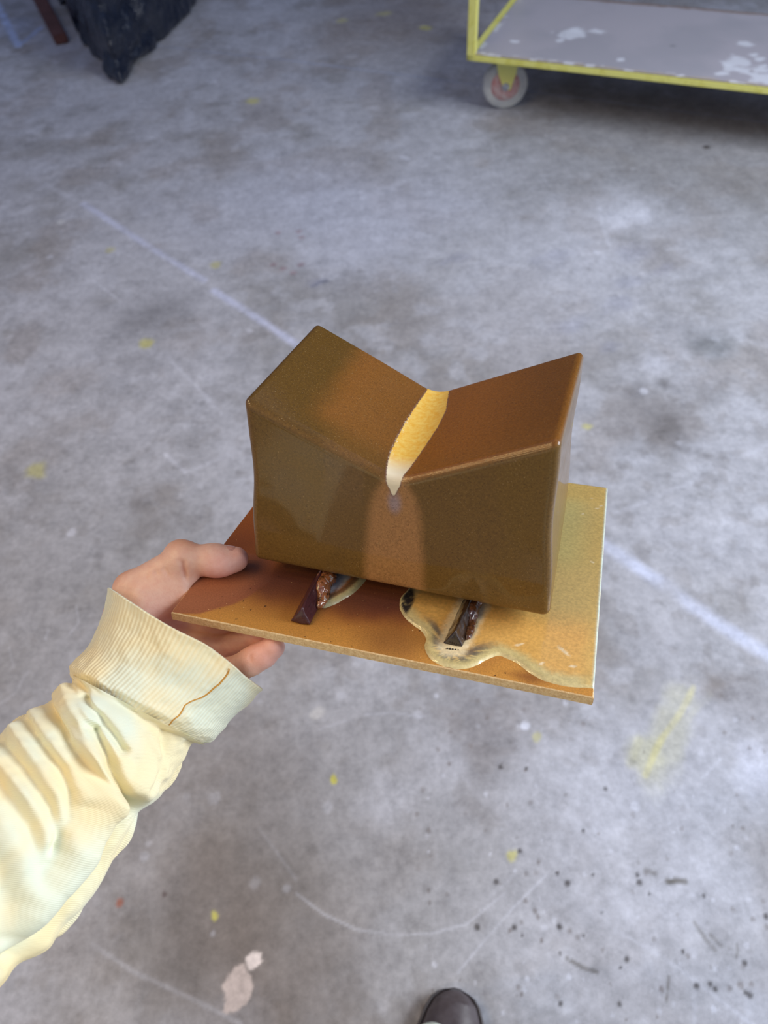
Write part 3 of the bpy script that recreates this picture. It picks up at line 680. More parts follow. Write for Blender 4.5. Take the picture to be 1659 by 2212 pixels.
    def disp_cuff(S_, T_, fr, vv):
        d = .0022 * noise_uv(S_, T_, vv, 1.1, 6.) * 2 + .0010 * np.sin(vv * 9 + S_) * sst(1.5, 0, S_) * .6
        d = d - .003 * sst(3.2, 4.3, S_) + .0012 * sst(.5, 0, S_)
        w = np.exp(-((T_ - .42) / .10) ** 2) * fr * (.0035 * sst(2.5, 0, S_)); d = d - w + np.exp(-((T_ - .60) / .10) ** 2) * fr * .004 * sst(3, 0, S_)
        # the opening dips toward the wrist in the middle of the near side
        da = -(.004 * np.exp(-((T_ - .35) / .35) ** 2) * fr) * sst(2.5, 0, S_)
        return d, da, 0 * d
    sl = under_person(tube('sleeve', 4.05, 13.9, 560, 560, disp_sleeve, cloth_mat(False), 'loose pale yellow sleeve with deep folds'))
    cf = tube('cuff', 0, 4.3, 240, 520, disp_cuff, cloth_mat(True), 'ribbed cuff with an orange seam', inner=.0022); cf.parent = sl
    # orange seam thread down the cuff
    ss = np.linspace(.02, 4.0, 70); vs = []
    tt = np.interp(ss, [0, .9, 1.7, 2.4, 4.0], [.565, .60, .56, .50, .55])
    c, e1, e2 = (interp_rows(T, ss) for T in (C, E1, E2)); bm = bmesh.new(); prev = None
    for k in range(70):
        t = tt[k] + .01 * math.sin(ss[k] * 5); v = math.acos(-t); cv, sv = -math.cos(v), math.sin(v); nn = cv * e1[k] + sv * e2[k]; nn /= np.linalg.norm(nn)
        dd, _, _ = disp_cuff(np.array([ss[k]]), np.array([t]), np.array([True]), np.array([v])); p = c[k] + cv * e1[k] + sv * e2[k] + nn * (dd[0] + .0001)
        side = e1[k] / np.linalg.norm(e1[k])
        ring = [bm.verts.new(p + side * .0006 * math.cos(a) + nn * .0005 * math.sin(a)) for a in np.linspace(0, 2 * math.pi, 6, endpoint=False)]
        if prev: [bm.faces.new((prev[q], prev[(q + 1) % 6], ring[(q + 1) % 6], ring[q])) for q in range(6)]
        prev = ring
    bm_obj('seam', bm, mottled('seam_thread', srgb(214, 160, 72), srgb(190, 140, 66), 500, .8), cf, smooth=True)
    return C
def F_(*p): return list(p)
#FOLDS_BEGIN
FOLDS = [
    ([(3.11, -1.003), (3.57, -0.619), (4.78, -0.176), (5.6, 0.326), (6.1, 0.666), (6.39, 0.773), (7.02, 0.737), (7.92, 0.779)], 0.01, 0.007, 'r'),
    ([(5.4, -0.266), (6.0, 0.151), (6.53, 0.453), (6.91, 0.655), (7.73, 0.74)], 0.014, 0.006, 'r'),
    ([(5.06, -0.419), (5.47, -0.127), (5.85, 0.137), (6.21, 0.349)], 0.0035, -0.009, 'r'),
    ([(5.95, -0.051), (6.6, 0.202), (7.18, 0.415), (7.71, 0.653), (7.96, 0.78)], 0.005, -0.016, 'r'),
    ([(4.95, -0.736), (5.51, -0.349), (6.22, 0.008), (6.87, 0.243), (7.46, 0.435), (8.24, 0.613), (8.98, 0.688), (9.76, 0.697), (10.35, 0.697), (11.05, 0.744), (12.01, 0.885), (12.92, 1.017)], 0.012, 0.013, 'r'),
    ([(8.03, 0.802), (8.46, 0.807), (8.9, 0.84), (9.43, 0.854), (9.96, 0.842), (10.46, 0.837), (10.99, 0.86), (11.59, 0.914), (12.13, 0.98)], 0.0105, -0.034, 'r'),
    ([(7.12, 0.875), (8.08, 0.955), (8.71, 0.992), (9.38, 1.013), (10.16, 0.988), (10.87, 0.978), (11.58, 1.002)], 0.008, 0.004, 'r'),
    ([(5.72, -0.924), (6.4, -0.483), (7.01, -0.17), (7.37, 0.188), (7.7, 0.514)], 0.004, -0.005, 'r'),
    ([(5.45, -0.929), (5.98, -0.49), (6.68, -0.153), (6.99, 0.18)], 0.006, 0.004, 'r'),
    ([(6.75, -1.134), (7.27, -0.716), (7.65, -0.316), (7.95, 0.002), (8.44, 0.239), (9.0, 0.389), (9.69, 0.449)], 0.0045, -0.006, 'r'),
    ([(6.19, -1.116), (6.76, -0.688), (7.26, -0.283), (7.8, 0.086), (8.28, 0.349)], 0.007, 0.006, 'r'),
    ([(7.28, -1.095), (7.58, -0.666), (8.03, -0.238), (8.51, 0.104), (8.96, 0.337), (9.47, 0.47)], 0.007, 0.007, 'r'),
    ([(8.1, -0.935), (8.39, -0.538), (8.73, -0.134), (9.06, 0.181), (9.53, 0.418), (10.02, 0.497)], 0.0045, -0.006, 'r'),
    ([(8.44, -0.834), (8.68, -0.407), (9.05, -0.022), (9.47, 0.272), (10.02, 0.424)], 0.006, 0.005, 'r'),
    ([(9.07, -0.647), (9.35, -0.269), (9.69, 0.104), (10.06, 0.392), (10.45, 0.546)], 0.005, -0.005, 'r'),
    ([(9.59, -0.552), (9.88, -0.145), (10.24, 0.22), (10.72, 0.491)], 0.009, 0.005, 'r'),
    ([(10.51, -0.17), (10.84, 0.212), (11.25, 0.481), (11.89, 0.702)], 0.006, -0.005, 'r'),
    ([(3.11, -1.003), (3.59, -0.724), (4.5, -0.44), (5.28, -0.183)], 0.005, 0.004, 'r'),
    ([(4.37, -0.954), (4.86, -0.692), (5.39, -0.387), (5.99, -0.082)], 0.0035, -0.004, 'r'),
    ([(5.35, 0.519), (5.85, 0.804), (6.29, 0.966)], 0.004, 0.003, 'r'),
    ([(4.84, 0.655), (5.63, 0.803), (6.21, 0.863), (6.94, 0.828)], 0.004, -0.004, 'r'),
    ([(4.86, 0.894), (5.63, 0.981), (6.34, 0.976)], 0.005, 0.003, 'r'),
]
#FOLDS_END
ARM_C = build_sleeve()

def build_hand():
    mm = .001
    def L(*p): return np.array(p, float) * mm
    W = tolocal(ARM_C[2]) ; W2 = tolocal(ARM_C[6]); W3 = tolocal(ARM_C[12])
    th = [(L(-46, -4, -28), .0170), (L(-46, 20, -6), .0140), (L(-12, 42, 14.5), .0118), (L(10, 52, 11.5), .0112), (L(25, 57.5, 10.5), .0098)]
    fingers = [[(L(-17, 40, -27), .0125), (L(24, 52, -25), .0098), (L(48, 57, -20), .0088), (L(66, 59, -16.6), .0078)],
               [(L(-17, 22, -32), .0128), (L(30, 33, -34), .0102), (L(56, 37, -25), .0092), (L(74, 38, -17), .0082)],
               [(L(-15, 4, -37), .0125), (L(28, 12, -43), .0100), (L(50, 17, -29), .0090), (L(66, 20, -17.2), .0082)],
               [(L(-4, -17, -43), .0122), (L(45, -9, -42), .0108), (L(62, -4, -29.5), .0098), (L(77, 2.0, -17.6), .0086)]]
    def fn(p):
        # palm and wrist
        d = cone(p, W, L(-30, 2, -36), .0245, .0165)
        d = smin(d, cone(p, W, L(-20, -12, -42), .0235, .0150), .012)
        d = smin(d, cone(p, W, W2, .0260, .030), .02); d = smin(d, cone(p, W2, W3, .030, .042), .02)
        for k, fg in enumerate(fingers):
            d = smin(d, cone(p, L(-44, -8 + 4 * (2 - k), -36 - 2 * k), fg[0][0], .0150, fg[0][1]), .010)
        # fingers kept apart: each is its own chain, joined to the palm at its root only
        for k, fg in enumerate(fingers):
            e = None
            for (a, ra), (b, rb) in zip(fg[:-1], fg[1:]):
                q = cone(p, a, b, ra, rb); e = q if e is None else smin(e, q, .004)
            mid = (fg[-2][0] + fg[-1][0]) / 2 ; e = smin(e, ball(p, mid + L(0, -1.5, -.8), (.0105, .0085, .0085)), .004)
            d = smin(d, e, .0045)
        # thumb
        t = None
        for (a, ra), (b, rb) in zip(th[:-1], th[1:]):
            q = cone(p, a, b, ra, rb); t = q if t is None else smin(t, q, .006)
        t = smin(t, ball(p, L(12, 49.0, 10.2), (.0165, .0105, .0102)), .006)     # pad
        t = smin(t, ball(p, L(-15, 47, 17.5), (.012, .009, .009)), .006)          # knuckle
        d = smin(d, t, .009)
        # ball of the thumb and the web between thumb and first finger
        d = smin(d, cone(p, L(-44, 6, -18), L(-26, 30, -4), .0145, .0090), .010)
        d = smin(d, cone(p, L(-40, 24, -14), L(-19, 38, -14), .0120, .0100), .010)
        d = smin(d, cone(p, L(-32, 12, -4), L(-9, 36, 1), .0125, .0095), .008)
        d = smin(d, cone(p, L(-28, 6, -12), L(-8, 26, -6), .0120, .0085), .008)
        # creases
        for a, b, dep, wd in ((L(-5.5, 33, 20), L(-5.0, 31, 4), .0012, .0016), (L(-9, 33, 21), L(-9.5, 30, 8), .0006, .0014), (L(-36, 6, 0), L(-20, 17, -6), .0022, .0022), (L(-20, 17, -6), L(-12, 24, -8), .0020, .0020),
                              (L(-30, 20, 10), L(-20, 16, -2), .0007, .0016), (L(-24, 24, 13), L(-14, 22, 0), .0008, .0016), (L(-18, 26, 15), L(-10, 25, 3), .0007, .0014),
                              (L(-34, -2, -14), L(-14, 4, -22), .0010, .0018), (L(-32, -10, -20), L(-12, -4, -28), .0008, .0016), (L(50, -16, -26), L(56, -12, -42), .0010, .0014), (L(64, -10, -18), L(68, -8, -32), .0008, .0012)):
            ba = b - a; h = np.clip(((p - a) @ ba) / (ba @ ba), 0, 1); q = np.linalg.norm(p - a - h[..., None] * ba, axis=-1)
            d = d + 1.15 * dep * np.exp(-(q / (wd * 1.5)) ** 2)
        # flesh pressed flat against the slab
        x, z = p[..., 0], p[..., 2]
        slab = np.maximum(np.maximum(-x - .0006 + .0, z - .0004), -.0086 - z); y = p[..., 1]
        slab = np.maximum(slab, -y - .0008)
        return np.maximum(d, -slab)
    P, F = surface(fn, (-.13, -.10, -.13), (.092, .078, .036), .0011, 3)
    x, y, z = P.T
    # keep only what stands beyond the sleeve's inside
    skin = M('skin', .42, .45)
    skin.b.inputs['Subsurface Weight'].default_value = .12; skin.b.inputs['Subsurface Radius'].default_value = (.006, .0025, .0015); skin.b.inputs['Subsurface Scale'].default_value = .6
    g = np.tile(srgb(246, 202, 176), (len(P), 1))
    def bl(m, c, a=1.): g[:] = g + (np.array(c) - g) * (np.clip(m, 0, 1) * a)[:, None]
    bl(sst(.020, .008, np.linalg.norm(P - L(16, 48, 8), axis=1)), srgb(255, 198, 190), .8)
    bl(sst(.013, .004, np.linalg.norm(P - L(28, 58, 12), axis=1)), srgb(236, 160, 154), .6)
    bl(sst(.025, .008, np.linalg.norm(P - L(72, 0, -20), axis=1)), srgb(252, 186, 172), .8)
    bl(sst(.030, .010, np.linalg.norm(P - L(-20, 8, -22), axis=1)), srgb(250, 200, 186), .7)
    bl(sst(.018, .006, np.linalg.norm(P - L(-12, 50, 22), axis=1)), srgb(222, 156, 112), .6)
    bl(sst(.022, .008, np.linalg.norm(P - L(-60, 28, 4), axis=1)), srgb(222, 154, 108), .6)
    for a, b, am, wd in ((L(-5.5, 33, 20), L(-5.0, 31, 2), .55, .0009), (L(-9.5, 33, 21), L(-10, 30, 6), .3, .0008), (L(-38, 5, 2), L(-20, 17, -6), .55, .0012), (L(-20, 17, -6), L(-8, 25, -8), .7, .0016),
                         (L(-34, -2, -14), L(-12, 5, -22), .4, .0010), (L(-32, -10, -20), L(-10, -3, -28), .4, .0009), (L(-30, 20, 10), L(-20, 16, -2), .3, .0008), (L(-25, 24, 13), L(-14, 22, 0), .35, .0008)):
        ba = b - a; h = np.clip(((P - a) @ ba) / (ba @ ba), 0, 1); q = np.linalg.norm(P - a - h[:, None] * ba, axis=-1) + .0006 * (vnoise(P * 300) - .5)
        bl(np.exp(-(q / (wd * 1.6)) ** 2), srgb(186, 104, 82), am)
    skin_c = skin.attr('albedo', 'Color'); f = skin.noise(220, 4, .6); skin.base(skin.mix(skin.rng(f, .35, .7, 0, .35), skin_c, srgb(228, 158, 134)))
    skin.bump(skin.math('ADD', skin.noise(900, 3, .6), skin.math('MULTIPLY', skin.noise(160, 3, .6), .8)), .28, .0006)
    Pw = P @ RB.T + OB
    hand = under_person(mesh_obj('body', Pw, F, skin.m, None, attrs={'albedo': g}, label='bare left hand and forearm, thumb over the slab and fingers under it'))
    # thumb nail
    a = L(12, 56.5, 17.0); nb = bmesh.new(); rows = []
    dx = (L(25, 57.5, 10.5) - L(10, 52, 11.5)); dx /= np.linalg.norm(dx); nn = L(-1, .72, .69) ; nn -= nn @ dx * dx; nn = np.array([-.10, .45, .88]); nn -= nn @ dx * dx; nn /= np.linalg.norm(nn); sd = np.cross(nn, dx)
    cen = L(20, 55.6, 11.0)
    for i in range(9):
        u = i / 8; r = []
        for j in range(9):
            v = j / 8 * 2 - 1; an = v * .95; wdt = .0095 * (1 - .25 * abs(2 * u - 1) ** 4)
            q = cen + dx * (-.0075 + .0165 * u - .0018 * v * v * (1 if u > .5 else -.6)) + sd * math.sin(an) * wdt + nn * (math.cos(an) * wdt + .0016 - .0016 * u * u); r.append(nb.verts.new(q @ RB.T + OB))
        rows.append(r)
    for i in range(8):
        for j in range(8): nb.faces.new((rows[i][j], rows[i + 1][j], rows[i + 1][j + 1], rows[i][j + 1]))
    nail = bm_obj('thumb_nail', nb, mottled('nail', srgb(230, 176, 156), srgb(222, 164, 146), 90, .25, .05), hand, smooth=True)
    md = nail.modifiers.new('t', 'SOLIDIFY'); md.thickness = .0006
build_hand()

# ---- shoe and trouser hem
def build_shoe():
    c = ground(965, 2290)[:2] if 0 else None
    tip = ground(979, 2137)[:2]; ang = math.radians(-16)          # toe points slightly to the left-forward
    fx = np.array([-math.sin(ang), math.cos(ang)]); rx = np.array([fx[1], -fx[0]])
    T0 = np.array([tip[0], tip[1]])
    def to(p):
        q = p[..., :2] - T0; return q @ rx, q @ fx, p[..., 2]
    def width(s):                                                # half width at distance s behind the toe
        s = np.clip(s, 0, .30); return np.interp(s, [0, .008, .02, .04, .07, .11, .16, .22, .27, .292, .30], [.006, .028, .040, .049, .0545, .055, .048, .040, .038, .027, .006])
    def off(s): return np.interp(s, [0, .05, .1, .2, .3], [.006, .006, .003, -.004, 0])
    def fsole(p):
        r, f_, z = to(p); s = -f_; d = np.abs(r - off(s)) - width(s) - .002; d = np.maximum(d, np.maximum(-s - .001, s - .30)) * .8
        d2 = np.abs(z - .013) - .013; rr = .004
        return np.minimum(np.maximum(d, d2), -rr) + np.hypot(np.maximum(d + rr, 0), np.maximum(d2 + rr, 0))
    def fup(p):
        r, f_, z = to(p); s = -f_
        hgt = np.interp(s, [0, .02, .06, .1, .14, .2, .3], [.030, .050, .062, .074, .092, .105, .108]); w_ = width(s) - .0035
        q = np.hypot(np.abs(r - off(s)) / np.maximum(w_, .004), np.maximum(z - .02, 0) / np.maximum(hgt - .02, .01))
        d = (q - 1) * .028; d = np.maximum(d, .012 - z); d = np.maximum(d, np.maximum(-s + .004, s - .297) * .8); return d
    lo = np.array([T0[0] - .10, T0[1] - .34, -.002]); hi = np.array([T0[0] + .13, T0[1] + .02, .12])
    rub = mottled('shoe_rubber', srgb(86, 82, 84), srgb(66, 62, 64), 60, .5); lea = mottled('shoe_leather', srgb(72, 62, 62), srgb(92, 84, 86), 40, .42, .1)
    P, F = surface(fsole, lo, hi, .003, 2); so = mesh_obj('sole', P, F, rub)
    P, F = surface(fup, lo, hi, .003, 2); up = mesh_obj('shoe', P, F, lea, label='dark grey leather shoe with a rounded toe'); under_person(up); so.parent = up
    # stitched welt round the toe
    bm = bmesh.new(); prev = None
    pts = [(off(s) + sg * (width(s) - .001), s) for sg, ss in ((-1, np.linspace(.12, .004, 24)), (1, np.linspace(.004, .12, 24))) for s in ss]
    for r_, s in pts:
        p = T0 + rx * r_ - fx * s; p = np.array([*p, .0275]); ring = [bm.verts.new(p + np.array([rx[0] * math.cos(a) * .003, rx[1] * math.cos(a) * .003, math.sin(a) * .0025])) for a in np.linspace(0, 2 * math.pi, 6, endpoint=False)]
        if prev: [bm.faces.new((prev[q], prev[(q + 1) % 6], ring[(q + 1) % 6], ring[q])) for q in range(6)]
        prev = ring
    bm_obj('welt', bm, rub, up, smooth=True)
    # head and right hand, behind the viewpoint
    sk = mottled('face_skin', srgb(240, 194, 168), srgb(230, 178, 150), 30, .5, .1)
    hc = np.array([-.02, -.33, 1.635]); H_ = lambda a, b, c: hc + np.array([a, b, c])
    def fh(p):
        d = ball(p, H_(0, 0, .02), (.076, .092, .098)); d = smin(d, ball(p, H_(0, .026, -.045), (.056, .062, .062)), .03)
        d = smin(d, cone(p, H_(0, -.02, -.06), H_(0, -.035, -.20), .056, .062), .03)
        d = smin(d, cone(p, H_(0, .088, .012), H_(0, .108, -.022), .008, .013), .010)
        for k in (-1, 1):
            d = smin(d, ball(p, H_(.078 * k, -.008, -.005), (.010, .020, .032)), .008); d = -smin(-d, ball(p, H_(.031 * k, .098, .014), (.017, .014, .011)), .012)
            d = smin(d, ball(p, H_(.031 * k, .080, .012), (.014, .014, .012)), .003)
        d = smin(d, cone(p, H_(-.018, .088, -.050), H_(.018, .088, -.050), .007, .007), .006)
        return -smin(-d, cone(p, H_(-.022, .099, -.050), H_(.022, .099, -.050), .0016, .0016), .002)
    P, F = surface(fh, hc - [.11, .14, .21], hc + [.11, .13, .14], .004, 2); hd = under_person(mesh_obj('head', P, F, sk))
    def fhair(p):
        d = ball(p, H_(0, -.014, .030), (.088, .098, .104)) + .006 * (vnoise(p * np.array([160, 60, 60])) - .5); d = smin(d, ball(p, H_(0, -.05, -.04), (.078, .055, .08)), .03)
        return np.maximum(d, (p[..., 1] - hc[1]) * .8 - (p[..., 2] - hc[2]) * .6 + .002)
    P, F = surface(fhair, hc - [.11, .14, .15], hc + [.11, .13, .15], .005, 2); mesh_obj('hair', P, F, mottled('brown_hair', srgb(70, 48, 34), srgb(50, 34, 24), 40, .5), hd)
    def fr_(p):
        w0 = np.array([.205, -.17, 1.21]); pc = np.array([.165, -.125, 1.275]); d = cone(p, w0, pc, .026, .030)
        for k in range(4):
            a = pc + np.array([-.028 + .016 * k, .008, .022 - .004 * k]); b = a + np.array([-.012, .034, .026]); c = b + np.array([-.020, .002, .022 - .003 * k])
            d = smin(d, smin(cone(p, a, b, .0100, .0088), cone(p, b, c, .0088, .0075), .004), .005)
        t1 = pc + np.array([.024, .012, .010]); t2 = t1 + np.array([.004, .030, .020]); return smin(d, smin(cone(p, t1, t2, .0125, .0105), cone(p, t2, t2 + np.array([-.016, .014, .018]), .0105, .0088), .004), .008)
    P, F = surface(fr_, (.08, -.22, 1.16), (.26, -.02, 1.38), .0028, 2); under_person(mesh_obj('right_hand', P, F, sk))
    # trouser legs: the hem breaks over the shoe, then the leg rises to the hip behind the camera
    mat = mottled('mint_cotton', srgb(222, 228, 210), srgb(204, 214, 200), 30, .9, .3)
    for k in (0, 1):
        shift = np.array([-.24, -.16]) * k
        cen = T0 - fx * .147 + shift; hip = np.array([.02 - .17 * k + .06, -.33]); rows = []; ns, nv = 60, 72; V = []
        for i in range(ns):
            t = i / (ns - 1); z = .085 + t * .82; c0 = cen + (hip - cen) * t ** 1.2; R = .078 + .022 * t + .004 * math.sin(t * 40) * (1 - t)
            for j in range(nv):
                a = 2 * math.pi * j / nv; rr = R * (1 + .06 * math.sin(3 * a + 9 * t) + .04 * math.sin(7 * a + 20 * t) * (1 - t)); dz = (.022 * (math.sin(a) > 0) * math.sin(a) * (1 - t) ** 8)
                q = c0 + rx * math.cos(a) * rr + fx * math.sin(a) * rr * 1.15; V.append((q[0], q[1], z + dz + .006 * math.sin(5 * a) * (1 - t) ** 10))
        F = [(i * nv + j, i * nv + (j + 1) % nv, (i + 1) * nv + (j + 1) % nv, (i + 1) * nv + j) for i in range(ns - 1) for j in range(nv)]
        o = mesh_obj('trouser_leg', V, F, mat, label='pale mint cotton trouser leg'); under_person(o)
        if k:
            for src in (up, so):
                c = src.copy(); COL.objects.link(c)
                if src is up: c.matrix_parent_inverse = Matrix.Translation((shift[0], shift[1], 0)) @ INV; up2 = c
                else: c.parent = up2
    # sweatshirt body and upper arm, all behind and beside the camera
    end = ARM_C[-1]; sh = np.array([-.235, -.33, 1.36]); v1 = ARM_C[-1] - ARM_C[-3]; v1 /= np.linalg.norm(v1); elb = end + v1 * .05
    def ft(p):
        d = ball(p, (-.02, -.36, 1.20), (.225, .135, .30)); d = smin(d, ball(p, (-.02, -.36, .98), (.205, .145, .20)), .08)
        d = smin(d, cone(p, (-.20, -.35, 1.37), (.16, -.35, 1.37), .075, .075), .06)
        d = smin(d, cone(p, sh, elb, .078, .062), .04); d = smin(d, cone(p, elb, end, .062, .056), .03)
        d = smin(d, cone(p, (.19, -.34, 1.36), (.27, -.28, 1.10), .078, .060), .04); d = smin(d, cone(p, (.27, -.28, 1.10), (.20, -.16, 1.22), .058, .050), .03)
        d = np.maximum(d, .86 - p[..., 2]); d = d + .010 * (vnoise(p * np.array([9, 9, 16])) - .5)
        return d
    P, F = surface(ft, (-.46, -.56, .82), (.40, .05, 1.52), .009, 2)
    under_person(mesh_obj('sweatshirt', P, F, mottled('sweatshirt_body', srgb(250, 236, 190), srgb(236, 240, 214), 12, .9, .2), label='pale yellow sweatshirt body'))
    md = o.modifiers.new('t', 'SOLIDIFY'); md.thickness = .003
build_shoe()

# ================================================================== THE TROLLEY
def build_trolley():
    T0 = ground(1008, 117, .25)[:2]; e1 = np.array([.901, -.434]); e2 = np.array([.434, .901])
    mw = Matrix(((e1[0], e2[0], 0, T0[0]), (e1[1], e2[1], 0, T0[1]), (0, 0, 1, 0), (0, 0, 0, 1)))
    root = empty('trolley', mw, label='yellow-green steel trolley with a grey board shelf on castors', cat='trolley')
    ym = M('yellow_paint', .42, .5); ym.base(ym.mix(ym.rng(ym.noise(12, 5, .7), .50, .62), srgb(232, 228, 128), srgb(218, 212, 100))); ym.bump(ym.noise(60, 3), .1, .001); yel = ym.m
    LN, DP, ZT = 1.75, .72, .25
    def box(name, a, b, mat, par=root, bev=.002, lab=None):
        bm = bmesh.new(); bmesh.ops.create_cube(bm, size=1); a, b = np.array(a, float), np.array(b, float)
        bmesh.ops.scale(bm, verts=bm.verts, vec=Vector(b - a)); bmesh.ops.translate(bm, verts=bm.verts, vec=Vector((a + b) / 2))
        bmesh.ops.bevel(bm, geom=bm.edges[:], offset=bev, segments=2, affect='EDGES'); return bm_obj(name, bm, mat, par, label=lab)
    box('front_rail', (0, 0, ZT - .024), (LN, .028, ZT - .001), yel); box('back_rail', (0, DP - .028, ZT - .024), (LN, DP, ZT - .001), yel)
    box('side_rail', (0, .028, ZT - .024), (.030, DP - .028, ZT), yel); box('side_rail', (LN - .03, .028, ZT - .024), (LN, DP - .028, ZT), yel)
    # grey laminate board with paint and plaster spots, worn brown at its edges
    nx, ny = 300, 130; X, Y = np.meshgrid(np.linspace(.032, LN - .032, nx), np.linspace(.004, DP - .004, ny)); x, y = X.ravel(), Y.ravel()
    g = np.tile(srgb(180, 176, 184), (len(x), 1)); nz = n2(x, y, 30, 4, 3.) - .5
    def bl(m, c, a=1.): g[:] = g + (np.array(c) - g) * (np.clip(m, 0, 1) * a)[:, None]
    bl(sst(.4, .7, n2(x, y, 5, 4, 1.)), srgb(160, 160, 168), .5)
    bl(sst(.030, .012, y + .03 * nz), srgb(190, 176, 160), .8); bl(sst(.04, .015, DP - y + .03 * nz), srgb(132, 108, 90), .8)
    bl(sst(.045, .010, y) * sst(.56, .66, n2(x, y, 26, 3, 7.)), srgb(236, 236, 240), .9); bl(sst(.03, .010, x - .03) * sst(.5, .6, n2(x, y, 30, 3, 2.)), srgb(226, 228, 224), .7)
    def tloc(u, v):
        p = ground(u, v, ZT)[:2] - T0; return p @ e1, p @ e2
    for u, v, r in [(1228, 75, .055), (1285, 68, .03), (1210, 88, .02), (1245, 66, .03), (1595, 135, .05), (1610, 95, .03), (1580, 150, .03), (1605, 152, .035), (1640, 150, .04), (1650, 170, .05), (1560, 160, .025), (1340, 130, .02), (1110, 90, .02), (1625, 120, .02), (1640, 128, .02)]:
        a, b = tloc(u, v); bl(sst(1.2, .6, np.hypot(x - a, y - b) / r + 2.2 * nz), srgb(230, 233, 242), .75)
    a, b = tloc(1453, 100); bl(sst(1.2, .4, np.hypot(x - a, y - b) / .015), srgb(120, 118, 124), .5)
    lm = M('grey_laminate', .5, .4); lm.base(lm.attr('albedo', 'Color')); lm.bump(lm.noise(80, 3), .1, .001)
    i = np.arange(ny - 1)[:, None] * nx + np.arange(nx - 1)[None, :]; F = np.stack([i, i + 1, i + nx + 1, i + nx], -1).reshape(-1, 4)
    bd = box('shelf_board', (.031, .003, ZT - .014), (LN - .031, DP - .003, ZT + .0005), mottled('board_core', srgb(176, 160, 140), srgb(150, 132, 112), 40), bev=.0015)
    mesh_obj('board_surface', np.c_[x, y, np.full_like(x, ZT + .0015)], F, lm.m, bd, attrs={'albedo': g})
    # corner posts; above the picture an upper deck added to cast shade below
    for px_, py_ in ((0, 0), (0, DP - .03), (LN - .03, 0), (LN - .03, DP - .03)):
        box('post', (px_, py_, ZT - .024), (px_ + .034, py_ + .030, 1.39), yel)
    box('upper_shade_deck', (0.03, .30, 1.36), (LN - .03, DP, 1.39), yel)
    tyre = mottled('pale_rubber', srgb(196, 196, 190), srgb(170, 172, 172), 30, .6); red = mottled('red_hub', srgb(196, 120, 116), srgb(208, 190, 184), 30, .5); zinc = mottled('zinc', srgb(190, 194, 200), srgb(150, 154, 160), 60, .35)
    def lathe(name, prof, mat, par, mtx):
        bm = bmesh.new(); n = 40; rows = [[bm.verts.new(mtx @ Vector((r * math.cos(2 * math.pi * k / n), yy, r * math.sin(2 * math.pi * k / n)))) for k in range(n)] for r, yy in prof]
        for a, b in zip(rows[:-1], rows[1:]):
            for k in range(n): bm.faces.new((a[k], a[(k + 1) % n], b[(k + 1) % n], b[k]))
        bm.faces.new(rows[0]); bm.faces.new(rows[-1][::-1]); return bm_obj(name, bm, mat, par, smooth=True)
    R = .0975
    for cx_, cy_, rot in ((.135, .135, 22), (.135, DP - .12, 60), (LN - .13, .12, 10), (LN - .13, DP - .12, 30)):
        mt = Matrix.Translation((cx_, cy_, R)) @ Matrix.Rotation(math.radians(rot), 4, 'Z')
        bm = bmesh.new()
        for sgn in (-1, 1):
            pr = [(-.056, .235 - R), (.050, .235 - R), (.040, .05), (.020, -.014), (-.006, -.014), (-.034, .05)]
            f0 = [bm.verts.new(mt @ Vector((q[0], sgn * .026, q[1]))) for q in pr]; f1 = [bm.verts.new(mt @ Vector((q[0], sgn * .030, q[1]))) for q in pr]
            bm.faces.new(f0); bm.faces.new(f1[::-1]); [bm.faces.new((f0[k], f0[(k + 1) % 6], f1[(k + 1) % 6], f1[k])) for k in range(6)]
        pr = [(-.056, -.03), (.050, -.03), (.050, .03), (-.056, .03)]
        f0 = [bm.verts.new(mt @ Vector((q[0], q[1], .2265 - R))) for q in pr]; f1 = [bm.verts.new(mt @ Vector((q[0], q[1], .2255 - R + .006))) for q in pr]
        bm.faces.new(f0); bm.faces.new(f1[::-1]); [bm.faces.new((f0[k], f0[(k + 1) % 4], f1[(k + 1) % 4], f1[k])) for k in range(4)]
        fork = bm_obj('castor_fork', bm, yel, root)
        lathe('wheel', [(.062, -.016), (R - .010, -.020), (R - .002, -.013), (R, 0), (R - .002, .013), (R - .010, .020), (.062, .016)], tyre, fork, mt)
        lathe('wheel_hub', [(.020, -.019), (.060, -.018), (.063, -.012), (.063, .012), (.060, .018), (.020, .019)], red, fork, mt)
        lathe('axle_bolt', [(.010, -.034), (.016, -.032), (.016, -.024), (.016, .024), (.016, .032), (.010, .034)], zinc, fork, mt)
build_trolley()

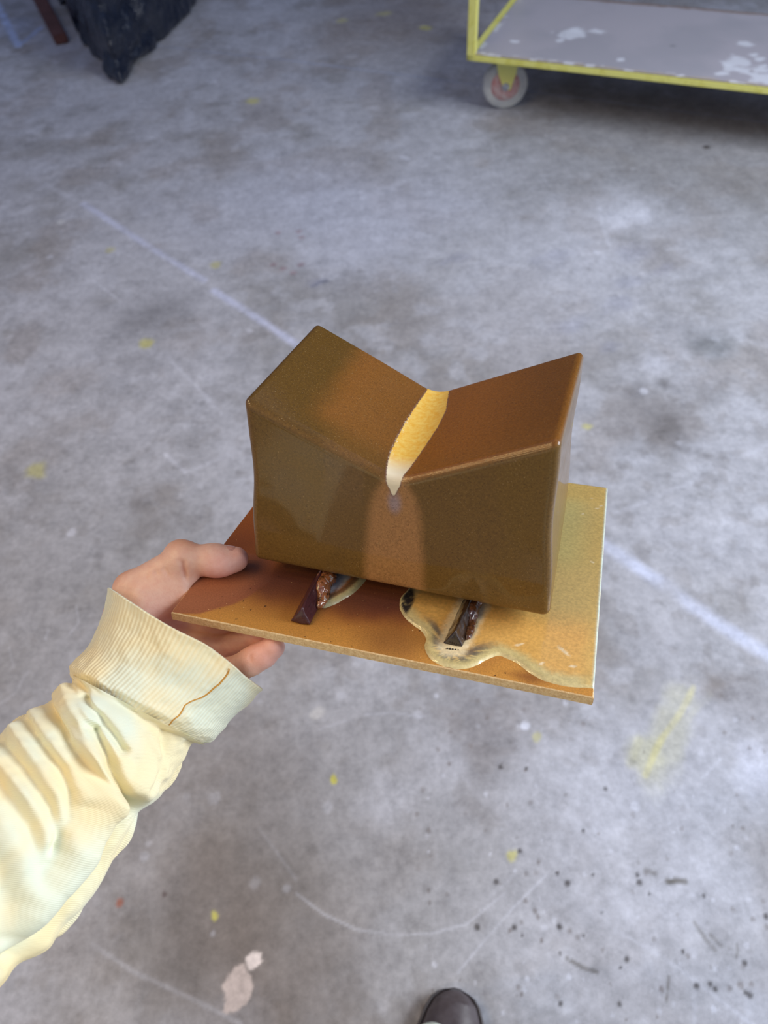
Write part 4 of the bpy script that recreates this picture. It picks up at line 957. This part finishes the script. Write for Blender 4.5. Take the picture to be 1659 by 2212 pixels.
# ================================================================== BLACK WRAPPED BUNDLE, CLAY PLANK AT TOP LEFT
def build_bundle():
    C0 = ground(252, 196)[:2]; Rr = ground(338, 108)[:2]; R2 = ground(448, -10)[:2]; L1 = ground(118, -10)[:2]
    back = (R2 + L1) / 2 + np.array([-.15, .75])
    out = [tuple(q) for q in (C0, Rr, R2, back + [.35, 0], back - [.5, 0], L1)]
    out = chaikin([tuple(C0), tuple(C0 * .5 + Rr * .5), tuple(Rr), tuple(R2)] + out[3:] + [tuple(C0 * .5 + L1 * .5)], 1)
    def fn(p):
        x, y, z = p[..., 0], p[..., 1], p[..., 2]
        d = poly_sdf(x, y, out); n = vnoise(np.stack([x * 9, y * 6, z * 5], -1)); m = vnoise(np.stack([x * 21 + 3, y * 21, z * 24], -1)); q = vnoise(np.stack([x * 5, y * 5, z * 5 + 9], -1))
        d = d + .05 * (z / .4) ** 2 - .055 * (np.abs(n - .5) * 2) - .012 * np.abs(m - .5) * 2 + .03 * (q - .5) + .020
        e = np.maximum(z - .42 - .03 * n, .0 - z + .001); r = .025
        return np.minimum(np.maximum(d, e), -r) + np.hypot(np.maximum(d + r, 0), np.maximum(e + r, 0))
    lo = np.array([min(q[0] for q in out) - .08, min(q[1] for q in out) - .08, -.01]); hi = np.array([max(q[0] for q in out) + .08, max(q[1] for q in out) + .08, .5])
    P, F = surface(fn, lo, hi, .012, 2); P[:, 2] = np.maximum(P[:, 2], .0005)
    m = M('black_plastic', .24, .5, coat=.3); m.base(m.mix(m.noise(6, 3), (.003, .006, .016), (.008, .014, .032))); m.bump(m.noise(11, 4, .55, dist=2.5), .8, .03)
    mesh_obj('plastic_bundle', P, F, m.m, label='crumpled black plastic wrapped bundle on the concrete floor', cat='bundle')
    a = ground(136, 96)[:2]; b = ground(70, -30)[:2]; d = (b - a); ln = np.linalg.norm(d); d /= ln; s = np.array([-d[1], d[0]])
    root_m = Matrix(((d[0], s[0], 0, a[0]), (d[1], s[1], 0, a[1]), (0, 0, 1, 0), (0, 0, 0, 1)))
    bm = bmesh.new(); bmesh.ops.create_cube(bm, size=1); bmesh.ops.scale(bm, verts=bm.verts, vec=(ln + .5, .07, .045)); bmesh.ops.translate(bm, verts=bm.verts, vec=((ln + .5) / 2, .0, .0235))
    bmesh.ops.bevel(bm, geom=bm.edges[:], offset=.006, segments=2, affect='EDGES')
    o = bm_obj('wooden_plank', bm, mottled('red_brown_wood', srgb(112, 72, 66), srgb(92, 58, 52), 9, .7), None, label='reddish brown plank lying beside the black plastic bundle', cat='plank'); o.matrix_world = root_m
build_bundle()
